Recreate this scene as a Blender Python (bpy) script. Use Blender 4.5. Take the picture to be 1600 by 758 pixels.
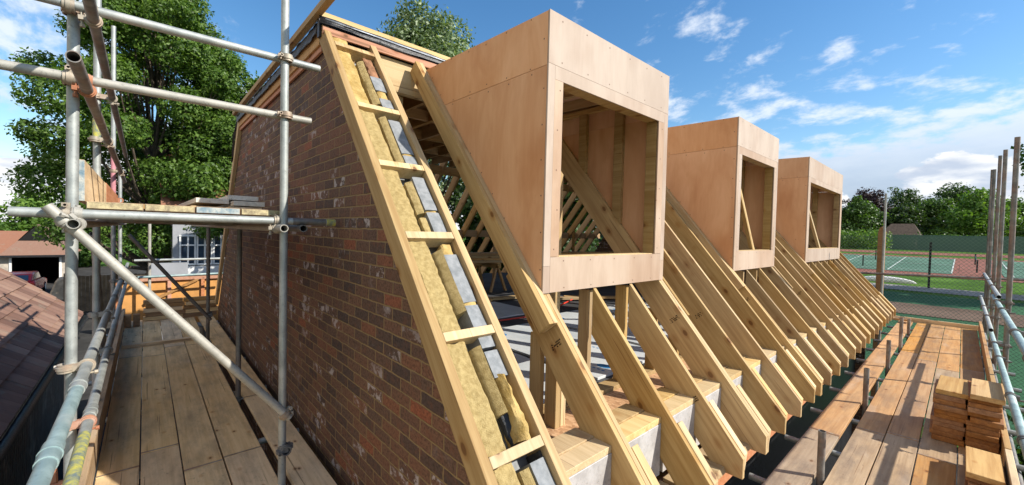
import bpy, bmesh, math, random
from mathutils import Vector, Matrix, noise
R = math.radians
random.seed(7)
for o in list(bpy.data.objects): bpy.data.objects.remove(o)
SC = bpy.context.scene; COL = SC.collection

# ------------------------------------------------------------------ camera
cam = bpy.data.cameras.new('camera'); co = bpy.data.objects.new('camera', cam); COL.objects.link(co)
cam.sensor_width = 36; cam.sensor_fit = 'HORIZONTAL'; cam.lens = 636 / 1600 * 36
cam.clip_start = .05; cam.clip_end = 3000
CM = Matrix(((0.66937207, 0.03499515, -0.74210267), (0.74250645, 0.0021064, 0.6698356), (0.02500417, -0.99938526, -0.02457416)))
r_, d_, f_ = CM.col[0], CM.col[1], CM.col[2]
rot = Matrix((r_, -d_, -f_)).transposed()
co.matrix_world = rot.to_4x4()
SC.camera = co

# ------------------------------------------------------------------ light
SUN = Vector((1.16, .73, 1.0)).normalized()
EL = math.asin(SUN.z); AZ = math.atan2(SUN.x, SUN.y)
sl = bpy.data.lights.new('sun', 'SUN'); so = bpy.data.objects.new('sun', sl); COL.objects.link(so)
sl.energy = 5.0; sl.angle = R(.55); sl.color = (1, .94, .84)
so.rotation_euler = SUN.to_track_quat('Z', 'Y').to_euler()
SC.view_settings.view_transform = 'Standard'; SC.view_settings.look = 'None'
SC.view_settings.exposure = 0.5; SC.view_settings.gamma = 1
w = bpy.data.worlds.new('World'); SC.world = w; w.use_nodes = True

# ------------------------------------------------------------------ node helper
class NT:
    def __init__(s, nt): s.nt = nt; s.n = nt.nodes; s.l = nt.links
    def __call__(s, typ, ins=None, **kw):
        n = s.n.new(typ)
        for k, v in kw.items(): setattr(n, k, v)
        for k, v in (ins or {}).items(): s.set(n, k, v)
        return n
    def set(s, n, k, v):
        i = n.inputs[k]
        if hasattr(v, 'is_output') or isinstance(v, bpy.types.NodeSocket): s.l.new(v, i)
        elif isinstance(v, bpy.types.Node): s.l.new(v.outputs[0], i)
        else:
            if isinstance(v, (tuple, list)) and len(v) == 3 and i.type == 'RGBA': v = (*v, 1)
            i.default_value = v
    def math(s, op, a, b=None, c=None, clamp=False):
        n = s('ShaderNodeMath', operation=op, use_clamp=clamp); s.set(n, 0, a)
        if b is not None: s.set(n, 1, b)
        if c is not None: s.set(n, 2, c)
        return n.outputs[0]
    def mix(s, f, a, b, mode='MIX'):
        n = s('ShaderNodeMix', data_type='RGBA', blend_type=mode); s.set(n, 0, f); s.set(n, 6, a); s.set(n, 7, b)
        return n.outputs[2]
    def ramp(s, fac, stops, interp='LINEAR'):
        n = s('ShaderNodeValToRGB'); s.set(n, 0, fac); cr = n.color_ramp; cr.interpolation = interp
        while len(cr.elements) < len(stops): cr.elements.new(.5)
        for e, (p, c) in zip(cr.elements, stops):
            e.position = p; e.color = (c, c, c, 1) if isinstance(c, (int, float)) else (*c, 1)
        return n.outputs[0]
    def maprange(s, v, a, b, c=0, d=1, smooth=True):
        n = s('ShaderNodeMapRange', interpolation_type='SMOOTHSTEP' if smooth else 'LINEAR'); s.set(n, 0, v)
        for i, x in enumerate((a, b, c, d)): n.inputs[i + 1].default_value = x
        return n.outputs[0]
    def noise(s, vec, scale, detail=3, rough=.5, dist=0, out=0):
        n = s('ShaderNodeTexNoise'); s.set(n, 'Vector', vec)
        n.inputs['Scale'].default_value = scale; n.inputs['Detail'].default_value = detail
        n.inputs['Roughness'].default_value = rough; n.inputs['Distortion'].default_value = dist
        return n.outputs[out]
    def scale(s, vec, sc, off=None):
        n = s('ShaderNodeVectorMath', operation='MULTIPLY'); s.set(n, 0, vec); n.inputs[1].default_value = sc
        v = n.outputs[0]
        if off is not None:
            m = s('ShaderNodeVectorMath', operation='ADD'); s.set(m, 0, v); s.set(m, 1, off); v = m.outputs[0]
        return v

# ------------------------------------------------------------------ world
T = NT(w.node_tree); T.n.clear()
out = T('ShaderNodeOutputWorld')
sky = T('ShaderNodeTexSky', sky_type='NISHITA', sun_disc=False, sun_elevation=EL, sun_rotation=AZ)
sky.air_density = 1.15; sky.dust_density = .35; sky.ozone_density = 2.2; sky.altitude = 60
skyc = T('ShaderNodeHueSaturation', {'Color': sky, 'Saturation': 1.28, 'Value': 1.15}).outputs[0]
tc = T('ShaderNodeTexCoord'); dirv = tc.outputs['Generated']
sx = T('ShaderNodeSeparateXYZ', {0: dirv}); dz = T.math('MAXIMUM', sx.outputs[2], 0.0)
den = T.math('ADD', dz, .34)
uv = T('ShaderNodeCombineXYZ', {0: T.math('DIVIDE', sx.outputs[0], den), 1: T.math('DIVIDE', sx.outputs[1], den), 2: 3.3}).outputs[0]
big = T.noise(uv, 1.5, 3, .5)
fine = T.noise(T.scale(uv, (1.5, 1.9, 1)), 5.2, 9, .60, .15)
# more cloud towards the horizon in the +Y half of the sky and a thin veil far left
lowness = T.maprange(sx.outputs[2], .52, .08, 0, 1)
ytow = T.maprange(sx.outputs[1], .45, .95, 0, 1)
xtow = T.maprange(sx.outputs[0], -.84, -.99, 0, 1)
cover = T.math('ADD', T.math('MULTIPLY', lowness, T.math('ADD', T.math('MULTIPLY', ytow, .25), .02)), T.math('MULTIPLY', xtow, .18))
cover = T.math('ADD', cover, T.math('MULTIPLY', T.math('MULTIPLY', T.maprange(sx.outputs[2], .20, .10, 0, 1), ytow), .18))
behind = T.maprange(sx.outputs[1], -.26, -.55, 0, 1)      # unseen warm cloud deck added behind the camera to brighten the shaded faces
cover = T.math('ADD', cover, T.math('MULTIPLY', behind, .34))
dens = T.math('ADD', T.math('ADD', T.math('MULTIPLY', fine, .62), T.math('MULTIPLY', big, .38)), cover)
alto = T.maprange(dens, .615, .77, 0, .86)
# cumulus bank sitting low on the horizon
az = T.math('ARCTAN2', sx.outputs[1], sx.outputs[0])
cv = T('ShaderNodeCombineXYZ', {0: T.math('MULTIPLY', az, 5.0), 1: T.math('MULTIPLY', sx.outputs[2], 9.0), 2: 12.9}).outputs[0]
cn = T.noise(cv, 1.25, 7, .55)
cden = T.math('SUBTRACT', cn, T.math('MULTIPLY', T.math('SUBTRACT', sx.outputs[2], .118), 2.8))
cum = T.math('MULTIPLY', T.maprange(cden, .50, .53, 0, 1), T.maprange(sx.outputs[2], .26, .18, 0, 1))
cshade = T.maprange(T.noise(T.scale(cv, (1, 1.6, 1), (.05, -.22, 0)), 1.3, 6, .55), .34, .52, 0, 1)
ccol = T.mix(cshade, (4.0, 4.6, 5.6), (7.0, 7.1, 7.2))
acol0 = T.mix(T.maprange(sx.outputs[2], .05, .24, 0, 1), T.mix(fine, (2.2, 2.8, 4.0), (3.5, 4.1, 5.2)), T.mix(fine, (5.2, 6.0, 7.2), (6.8, 7.1, 7.5)))
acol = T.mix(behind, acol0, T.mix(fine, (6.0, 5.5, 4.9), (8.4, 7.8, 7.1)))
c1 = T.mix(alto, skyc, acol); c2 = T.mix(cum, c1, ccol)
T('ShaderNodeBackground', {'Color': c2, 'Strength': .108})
bg = [n for n in T.n if n.type == 'BACKGROUND'][0]
T.l.new(bg.outputs[0], out.inputs[0])

# ------------------------------------------------------------------ materials
def mat(name):
    m = bpy.data.materials.new(name); m.use_nodes = True; t = NT(m.node_tree)
    b = m.node_tree.nodes['Principled BSDF']; return m, t, b
def coords(t, rnd=True):
    tc = t('ShaderNodeTexCoord'); v = tc.outputs['Object']
    oi = t('ShaderNodeObjectInfo')
    if rnd: v = t.scale(v, (1, 1, 1), t.scale(oi.outputs['Random'], (47, 31, 19)))
    return v, oi
def timber(name, c1, c2, dark=(.16, .075, .03), rough=.72, knots=.10, var=.16, grime=0., satcol=None, sawn=0.):
    m, t, b = mat(name); v, oi = coords(t)
    warp = t.noise(t.scale(v, (1.5, 4, 4)), 1, 2)
    g = t.noise(t.scale(v, (1.3, 26, 26)), 1.0, 5, .6, .6)
    g2 = t.noise(t.scale(v, (3.5, 90, 90)), 1.0, 3, .6)
    f = t.math('ADD', t.math('MULTIPLY', g, .75), t.math('MULTIPLY', g2, .25))
    col = t.mix(t.maprange(f, .33, .66), c1, c2)
    col = t.mix(t.math('MULTIPLY', t.maprange(warp, .35, .75), .35), col, t.mix(1., col, (.80, .66, .50), 'MULTIPLY'))
    vo = t('ShaderNodeTexVoronoi', {'Vector': t.scale(v, (5.2, 8.5, 8.5)), 'Scale': 1.0})
    keep = t.math('GREATER_THAN', t('ShaderNodeSeparateColor', {0: vo.outputs['Color']}).outputs[0], .48)
    kn = t.math('MULTIPLY', t.maprange(vo.outputs['Distance'], knots * .9, knots * 1.45, 1, 0), keep)
    halo = t.math('MULTIPLY', t.maprange(vo.outputs['Distance'], knots * 1.4, knots * 3.0, .5, 0), keep)
    col = t.mix(halo, col, t.mix(1., col, (.68, .48, .32), 'MULTIPLY'))
    col = t.mix(t.math('MULTIPLY', kn, .88), col, dark)
    crack = t.noise(t.scale(v, (.9, 60, 60)), 1.0, 2, .4)
    col = t.mix(t.math('MULTIPLY', t.maprange(crack, .69, .72), .6), col, dark)
    val = t.math('ADD', t.math('MULTIPLY', oi.outputs['Random'], var * 2), 1 - var)
    hs = t('ShaderNodeHueSaturation', {'Color': col, 'Value': val, 'Saturation': t.math('ADD', t.math('MULTIPLY', t.math('FRACT', t.math('MULTIPLY', oi.outputs['Random'], 7.3)), .25), .88)})
    col = hs.outputs[0]
    if grime:
        gn = t.noise(t.scale(v, (1.6, 5, 5)), 1.1, 6, .65)
        col = t.mix(t.math('MULTIPLY', t.maprange(gn, .42, .72), grime), col, (.13, .10, .085))
        sp = t.noise(v, 34, 4, .7)
        col = t.mix(t.math('MULTIPLY', t.maprange(sp, .58, .72), grime * .7), col, (.07, .05, .04))
        lp = t.noise(t.scale(v, (1, 3, 3)), 1.7, 3)
        col = t.mix(t.math('MULTIPLY', t.maprange(lp, .56, .75), grime * .6), col, (.50, .42, .34))
    t.set(b, 'Base Color', col); b.inputs['Roughness'].default_value = rough
    b.inputs['Specular IOR Level'].default_value = .25
    bp = t('ShaderNodeBump', {'Height': t.math('ADD', f, t.math('MULTIPLY', t.noise(v, 120, 2), .3 + sawn)), 'Strength': .35, 'Distance': .004})
    t.set(b, 'Normal', bp.outputs[0]); return m
M = {}
M['pine'] = timber('pine', (.36, .235, .105), (.50, .36, .18), var=.2, knots=.125)
M['pine_pale'] = timber('pine_pale', (.52, .37, .18), (.64, .48, .26))
M['pine_brown'] = timber('pine_brown', (.36, .21, .09), (.48, .30, .14))
M['board_left'] = timber('board_left', (.70, .50, .27), (.84, .63, .37), grime=.45, knots=.07, var=.10)
M['board_right'] = timber('board_right', (.44, .225, .080), (.56, .325, .135), grime=.42, knots=.08, var=.14)
M['board_grey'] = timber('board_grey', (.35, .245, .15), (.46, .34, .22), grime=.6, knots=.07, var=.12)
M['offcut'] = timber('offcut', (.42, .24, .09), (.58, .38, .16), knots=.08, var=.12, grime=.12)
M['offcut_dark'] = timber('offcut_dark', (.26, .12, .05), (.40, .20, .085), knots=.08, var=.14, grime=.3)
M['board_white'] = timber('board_white', (.60, .56, .48), (.74, .71, .63), knots=.05, grime=.3)
M['redwood'] = timber('redwood', (.45, .20, .11), (.55, .28, .17))
M['post_wood'] = timber('post_wood', (.26, .15, .07), (.36, .22, .11))

def ply(name, c1, c2):
    m, t, b = mat(name); v, oi = coords(t, False)
    v = t.scale(v, (1, 1, 1), t.scale(oi.outputs['Random'], (9, 7, 5)))
    n1 = t.noise(t.scale(v, (2.2, 2.2, .7)), 1.6, 6, .6, 1.2)
    n2 = t.noise(t.scale(v, (60, 60, 6)), 1, 3, .6)
    col = t.mix(t.maprange(t.math('ADD', t.math('MULTIPLY', n1, .8), t.math('MULTIPLY', n2, .2)), .33, .68), c1, c2)
    n3 = t.noise(t.scale(v, (.9, .9, .5)), 1.5, 4, .6)
    col = t.mix(t.math('MULTIPLY', t.maprange(n3, .46, .66), .5), col, t.mix(1., col, (.72, .58, .48), 'MULTIPLY'))
    st = t('ShaderNodeTexVoronoi', {'Vector': t.scale(v, (3.2, 3.2, 2.3)), 'Scale': 1.0})
    col = t.mix(t.maprange(st.outputs['Distance'], .012, .03, .75, 0), col, (.16, .07, .04))
    hs = t('ShaderNodeHueSaturation', {'Color': col, 'Value': t.math('ADD', t.math('MULTIPLY', oi.outputs['Random'], .16), .92), 'Saturation': t.math('ADD', t.math('MULTIPLY', t.math('FRACT', t.math('MULTIPLY', oi.outputs['Random'], 5.1)), .3), .85)}); col = hs.outputs[0]
    t.set(b, 'Base Color', col); b.inputs['Roughness'].default_value = .6; b.inputs['Specular IOR Level'].default_value = .3
    bp = t('ShaderNodeBump', {'Height': n2, 'Strength': .15, 'Distance': .002}); t.set(b, 'Normal', bp.outputs[0]); return m
M['ply'] = ply('ply', (.44, .33, .25), (.52, .405, .315))
M['ply_side'] = ply('ply_side', (.60, .33, .18), (.70, .43, .26))
m, t, b = mat('ply_edge'); b.inputs['Base Color'].default_value = (.16, .09, .06, 1); b.inputs['Roughness'].default_value = .8; M['ply_edge'] = m
m, t, b = mat('osb'); v, oi = coords(t, False)
vo = t('ShaderNodeTexVoronoi', {'Vector': t.scale(v, (30, 55, 30)), 'Scale': 1.0})
cc = t.ramp(t('ShaderNodeSeparateColor', {0: vo.outputs['Color']}).outputs[0], [(0, (.34, .18, .085)), (.5, (.46, .265, .135)), (1, (.60, .38, .21))])
t.set(b, 'Base Color', cc); b.inputs['Roughness'].default_value = .8; M['osb'] = m

def metal(name, c1, c2, rough=.42, met=.75, rust=0.):
    m, t, b = mat(name); tcn = t('ShaderNodeTexCoord'); v = tcn.outputs['Object']; oi = t('ShaderNodeObjectInfo')
    v = t.scale(v, (1, 1, 1), t.scale(oi.outputs['Random'], (17, 11, 9)))
    n = t.noise(v, 9, 6, .65); n2 = t.noise(v, 60, 4, .7); n3 = t.noise(t.scale(v, (1, 1, 1)), 2.3, 4, .6)
    col = t.mix(t.maprange(n, .35, .65), c1, c2)
    col = t.mix(t.math('MULTIPLY', t.maprange(n2, .55, .75), .55), col, (.10, .095, .085))
    col = t.mix(t.math('MULTIPLY', t.maprange(n3, .55, .72), .5), col, (.60, .58, .53))
    if rust: col = t.mix(t.math('MULTIPLY', t.maprange(t.noise(v, 5, 5, .7), .45, .6), rust), col, (.26, .10, .045))
    t.set(b, 'Base Color', col); b.inputs['Metallic'].default_value = met
    t.set(b, 'Roughness', t.math('ADD', t.math('MULTIPLY', n, .3), rough))
    bp = t('ShaderNodeBump', {'Height': n2, 'Strength': .2, 'Distance': .001}); t.set(b, 'Normal', bp.outputs[0]); M[name] = m
metal('galv', (.30, .32, .31), (.42, .44, .42), .42, .45)
metal('galv_pale', (.33, .32, .285), (.43, .41, .36), .48, .3)
metal('galv_dark', (.13, .135, .13), (.22, .22, .21), .45, .5, .15)
metal('galv_teal', (.24, .33, .33), (.36, .47, .46), .42, .35)
metal('steel_old', (.15, .145, .135), (.27, .26, .24), .5, .4, .3)
metal('band_steel', (.26, .20, .14), (.42, .36, .28), .6, .3, .6)
metal('coupler', (.34, .30, .24), (.48, .42, .33), .5, .5, .35)
metal('rust', (.38, .14, .07), (.48, .22, .12), .7, .2, .3)
metal('foil', (.40, .38, .37), (.52, .50, .49), .5, .2)
metal('alu', (.5, .5, .5), (.65, .65, .65), .3, .8)

def plain(name, c, rough=.7, var=.25, sc=6., met=0, bump=.3, spec=.3, second=None):
    m, t, b = mat(name); v, oi = coords(t)
    n = t.noise(v, sc, 6, .62)
    c2 = second or tuple(min(1, x * (1 + var)) for x in c); c1 = tuple(x * (1 - var) for x in c)
    t.set(b, 'Base Color', t.mix(t.maprange(n, .3, .7), c1, c2)); b.inputs['Roughness'].default_value = rough
    b.inputs['Metallic'].default_value = met; b.inputs['Specular IOR Level'].default_value = spec
    if bump:
        bp = t('ShaderNodeBump', {'Height': t.noise(v, sc * 5, 5, .65), 'Strength': bump, 'Distance': .01}); t.set(b, 'Normal', bp.outputs[0])
    M[name] = m; return m
plain('wool', (.42, .305, .12), .95, .20, 38, bump=.9, second=(.50, .38, .17))
plain('wool_dark', (.42, .27, .075), .95, .25, 9, bump=1., second=(.58, .42, .17))
plain('mortar_mess', (.30, .15, .08), .95, .35, 14, bump=1.)
plain('block', (.20, .215, .225), .9, .10, 18, bump=.25, second=(.29, .30, .31))
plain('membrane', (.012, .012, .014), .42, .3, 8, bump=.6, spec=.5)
plain('lead', (.20, .22, .25), .45, .3, 10, met=.3)
plain('white_paint', (.74, .74, .72), .5, .06, 3)
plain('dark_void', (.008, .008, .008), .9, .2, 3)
plain('grey_floor', (.06, .062, .066), .7, .35, 1.2, bump=.2)
plain('red_plastic', (.6, .05, .03), .4, .1, 4)
plain('red_car', (.42, .018, .02), .25, .08, 3, bump=0, spec=.6)
plain('glass_dark', (.035, .06, .09), .08, .2, 2, bump=0, spec=.8)
plain('rubber', (.015, .015, .015), .8, .2, 5)
plain('asphalt', (.055, .053, .05), .9, .25, 1.5, bump=.4, spec=.03)
plain('court_green', (.105, .19, .14), .9, .15, .25, bump=.1, spec=.03)
plain('court_dark', (.045, .115, .06), .9, .22, .3, bump=.1, spec=.03)
plain('clay_brown', (.15, .105, .08), .9, .2, .3, spec=.03)
plain('court_red', (.25, .115, .09), .9, .15, .3, bump=.1, spec=.03)
plain('line_white', (.46, .52, .48), .8, .08, 1, spec=.03)
plain('path_grey', (.26, .25, .24), .9, .2, .8, spec=.03)
plain('render_wall', (.30, .31, .33), .9, .1, 2)
plain('stone', (.42, .37, .31), .9, .18, 3)
plain('fence_old', (.16, .12, .08), .9, .3, 4)
plain('thatch', (.085, .062, .045), .95, .3, 3, bump=.8)
plain('soil', (.10, .075, .05), .95, .3, 2)
plain('orange_ply', (.56, .28, .085), .7, .16, 3)
plain('yellow_paint', (.20, .26, .27), .6, .3, 30, second=(.50, .46, .08))
plain('blue_mark', (.05, .22, .46), .6, .1, 9, bump=0)
plain('ink', (.03, .015, .01), .8, .1, 9, bump=0)
plain('pink_tube', (.50, .22, .25), .5, .25, 8)
plain('blue_band', (.22, .34, .42), .7, .3, 22, second=(.5, .5, .45))
plain('yellow_band', (.34, .27, .17), .7, .3, 30, second=(.55, .46, .26))
plain('tarp', (.36, .28, .19), .7, .3, 3)
plain('flower_red', (.38, .03, .05), .8, .4, 12)
m, t, b = mat('insul_board'); v, oi = coords(t, False)
n = t.noise(v, 1.2, 4, .6)
t.set(b, 'Base Color', t.mix(t.maprange(n, .35, .65), (.50, .54, .56), (.66, .68, .68))); b.inputs['Roughness'].default_value = .42
b.inputs['Metallic'].default_value = .15; M['insul_board'] = m

# ground materials
m, t, b = mat('grass'); v, oi = coords(t, False)
n = t.noise(v, .35, 6, .65); n2 = t.noise(v, 9, 4, .7)
c = t.ramp(n, [(.3, (.045, .095, .018)), (.5, (.085, .175, .03)), (.7, (.14, .26, .05))])
t.set(b, 'Base Color', t.mix(t.math('MULTIPLY', n2, .5), c, (.03, .06, .012))); b.inputs['Roughness'].default_value = .95
b.inputs['Specular IOR Level'].default_value = .03; bp = t('ShaderNodeBump', {'Height': n2, 'Strength': .8, 'Distance': .06}); t.set(b, 'Normal', bp.outputs[0]); M['grass'] = m

# bricks: a random tone per brick, mortar, white efflorescence blotches
m, t, b = mat('brick'); tcn = t('ShaderNodeTexCoord'); s3 = t('ShaderNodeSeparateXYZ', {0: tcn.outputs['Object']})
u = t.math('ADD', s3.outputs[0], s3.outputs[1])
bv = t('ShaderNodeCombineXYZ', {0: u, 1: s3.outputs[2], 2: 0.}).outputs[0]
wob = t('ShaderNodeVectorMath', {0: t.noise(bv, 13, 3, .6, out=1), 1: (.5, .5, .5)}, operation='SUBTRACT')
bv2 = t('ShaderNodeVectorMath', {0: bv, 1: t.scale(wob.outputs[0], (.016, .014, 0))}, operation='ADD').outputs[0]
bt = t('ShaderNodeTexBrick', {'Vector': bv2, 'Color1': (0, 0, 0), 'Color2': (1, 1, 1), 'Mortar': (.5, .5, .5), 'Scale': 1.0, 'Mortar Size': .0068,
       'Mortar Smooth': .6, 'Bias': 0., 'Brick Width': .225, 'Row Height': .075}); bt.offset = .5
rnd = t('ShaderNodeSeparateColor', {0: bt.outputs['Color']}).outputs[0]
bc = t.ramp(rnd, [(0, (.068, .049, .043)), (.22, (.092, .060, .046)), (.45, (.13, .077, .052)), (.68, (.17, .092, .056)), (.84, (.115, .075, .055)), (.95, (.19, .092, .052)), (1.0, (.25, .088, .045))])
bn = t.noise(bv, 55, 6, .7); bc = t.mix(t.maprange(bn, .42, .66), bc, t.mix(1., bc, (.42, .38, .40), 'MULTIPLY')); bm_ = t.noise(bv, 17, 4, .6); bc = t.mix(t.maprange(bm_, .48, .68, 0, .7), bc, (.13, .060, .036))
big = t.noise(bv, .75, 3, .5)
bc = t.mix(t.maprange(big, .40, .66, 0, .55), bc, t.mix(1., bc, (1.5, 1.15, 1.0), 'MULTIPLY'))
wn = t.noise(bv, 12, 6, .66, .1); wb = t.noise(bv, .9, 2, .5)
pick = t.maprange(t.math('FRACT', t.math('MULTIPLY', rnd, 13.7)), .80, .83)
white = t.math('MULTIPLY', t.math('MULTIPLY', t.maprange(wn, .50, .565), pick), t.maprange(wb, .36, .50))
white = t.math('ADD', white, t.math('MULTIPLY', t.maprange(wn, .64, .70), .3))
bc = t.mix(t.math('MULTIPLY', white, .80, clamp=True), bc, (.42, .38, .38))
mc = t.mix(t.noise(bv, 22, 5, .7), (.17, .115, .05), (.32, .22, .105))
fc = t.mix(bt.outputs['Fac'], bc, mc)
t.set(b, 'Base Color', fc); b.inputs['Roughness'].default_value = .82; b.inputs['Specular IOR Level'].default_value = .35
h = t.math('ADD', t.math('MULTIPLY', t.math('SUBTRACT', 1., bt.outputs['Fac']), 1.), t.math('MULTIPLY', bn, .55))
bp = t('ShaderNodeBump', {'Height': h, 'Strength': .9, 'Distance': .007}); t.set(b, 'Normal', bp.outputs[0]); M['brick'] = m

# roof tiles (colour only, relief is mesh)
def tilemat(name, stops):
    m, t, b = mat(name); v, oi = coords(t, False); g = t('ShaderNodeNewGeometry')
    rp = g.outputs['Random Per Island']
    c = t.ramp(rp, stops); n = t.noise(v, 11, 6, .7)
    c = t.mix(t.math('MULTIPLY', n, .7), c, t.mix(1., c, (.5, .45, .42), 'MULTIPLY'))
    l = t.noise(v, 2.2, 5, .7); c = t.mix(t.math('MULTIPLY', t.maprange(l, .55, .7), .5), c, (.22, .2, .15))
    t.set(b, 'Base Color', c); b.inputs['Roughness'].default_value = .85
    bp = t('ShaderNodeBump', {'Height': n, 'Strength': .5, 'Distance': .006}); t.set(b, 'Normal', bp.outputs[0]); M[name] = m
tilemat('tile', [(0, (.16, .085, .062)), (.5, (.26, .145, .105)), (1, (.38, .24, .175))])
tilemat('tile_orange', [(0, (.22, .095, .055)), (.5, (.30, .135, .08)), (1, (.38, .19, .115))])

def leafmat(name, stops, trans=.35):
    m, t, b = mat(name); tcn = t('ShaderNodeTexCoord'); g = t('ShaderNodeNewGeometry')
    n = t.noise(tcn.outputs['Object'], .55, 3, .6)
    f = t.math('ADD', t.math('MULTIPLY', g.outputs['Random Per Island'], .55), t.math('MULTIPLY', n, .5))
    c = t.ramp(f, stops)
    t.set(b, 'Base Color', c); b.inputs['Roughness'].default_value = .5; b.inputs['Specular IOR Level'].default_value = .35
    tr = t('ShaderNodeBsdfTranslucent', {'Color': t.mix(1., c, (1.35, 1.5, .5), 'MULTIPLY')})
    mx = t('ShaderNodeMixShader', {0: trans, 1: b.outputs[0], 2: tr.outputs[0]})
    o = [x for x in t.n if x.type == 'OUTPUT_MATERIAL'][0]; t.l.new(mx.outputs[0], o.inputs[0]); M[name] = m
leafmat('leaf_lime', [(.2, (.040, .080, .014)), (.5, (.080, .155, .024)), (.8, (.16, .25, .045))])
leafmat('leaf_poplar', [(.2, (.05, .085, .025)), (.5, (.11, .17, .06)), (.8, (.36, .42, .26))], .25)
leafmat('leaf_dark', [(.2, (.020, .040, .010)), (.5, (.038, .075, .018)), (.8, (.065, .115, .025))])
leafmat('leaf_mid', [(.2, (.035, .075, .014)), (.5, (.065, .13, .024)), (.8, (.11, .19, .035))])
leafmat('leaf_fresh', [(.2, (.06, .12, .02)), (.5, (.11, .21, .035)), (.8, (.18, .29, .05))])
leafmat('leaf_purple', [(.2, (.020, .012, .016)), (.5, (.040, .020, .026)), (.8, (.07, .04, .04))], .15)
plain('bark', (.085, .065, .048), .95, .3, 6, bump=1.)
# mesh fabrics / chain link: alpha pattern in the object's own plane
def netmat(name, col, cell, th, diag=True, base_alpha=0.):
    m, t, b = mat(name); tcn = t('ShaderNodeTexCoord'); s3 = t('ShaderNodeSeparateXYZ', {0: tcn.outputs['Object']})
    x, z = s3.outputs[0], s3.outputs[2]
    if diag: a_, b_ = t.math('ADD', x, z), t.math('SUBTRACT', x, z)
    else: a_, b_ = x, z
    def line(v): return t.math('LESS_THAN', t.math('ABSOLUTE', t.math('SUBTRACT', t.math('FRACT', t.math('DIVIDE', v, cell)), .5)), th)
    al = t.math('MAXIMUM', line(a_), line(b_))
    if base_alpha: al = t.math('MAXIMUM', al, base_alpha)
    t.set(b, 'Base Color', col); b.inputs['Roughness'].default_value = .6; t.set(b, 'Alpha', al); M[name] = m
netmat('chainlink', (.12, .19, .16), .085, .045)
netmat('windbreak', (.055, .12, .10), .2, .06, False, .86)

# ------------------------------------------------------------------ object helpers
W = {}
def link(o, parent=None, Mx=None):
    COL.objects.link(o); Mx = Mx or Matrix.Identity(4)
    if parent is not None:
        o.parent = parent; o.matrix_parent_inverse = W[parent].inverted()
    o.matrix_basis = Mx; W[o] = Mx.copy(); return o
def tag(o, label=None, cat=None, group=None, kind=None):
    if label: o['label'] = label
    if cat: o['category'] = cat
    if group: o['group'] = group
    if kind: o['kind'] = kind
    return o
def empty(name, loc, label, cat, group=None):
    o = bpy.data.objects.new(name, None); o.empty_display_size = .2
    link(o, None, Matrix.Translation(loc)); return tag(o, label, cat, group)
def mesh(name, vs, fs, m, parent=None, Mx=None, smooth=False, mats=None, fm=None):
    me = bpy.data.meshes.new(name); me.from_pydata([tuple(v) for v in vs], [], fs)
    for x in (mats or [m]): me.materials.append(M[x] if isinstance(x, str) else x)
    if fm:
        for p, i in zip(me.polygons, fm): p.material_index = i
    if smooth:
        for p in me.polygons: p.use_smooth = True
    me.update(); o = bpy.data.objects.new(name, me); return link(o, parent, Mx)
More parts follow.
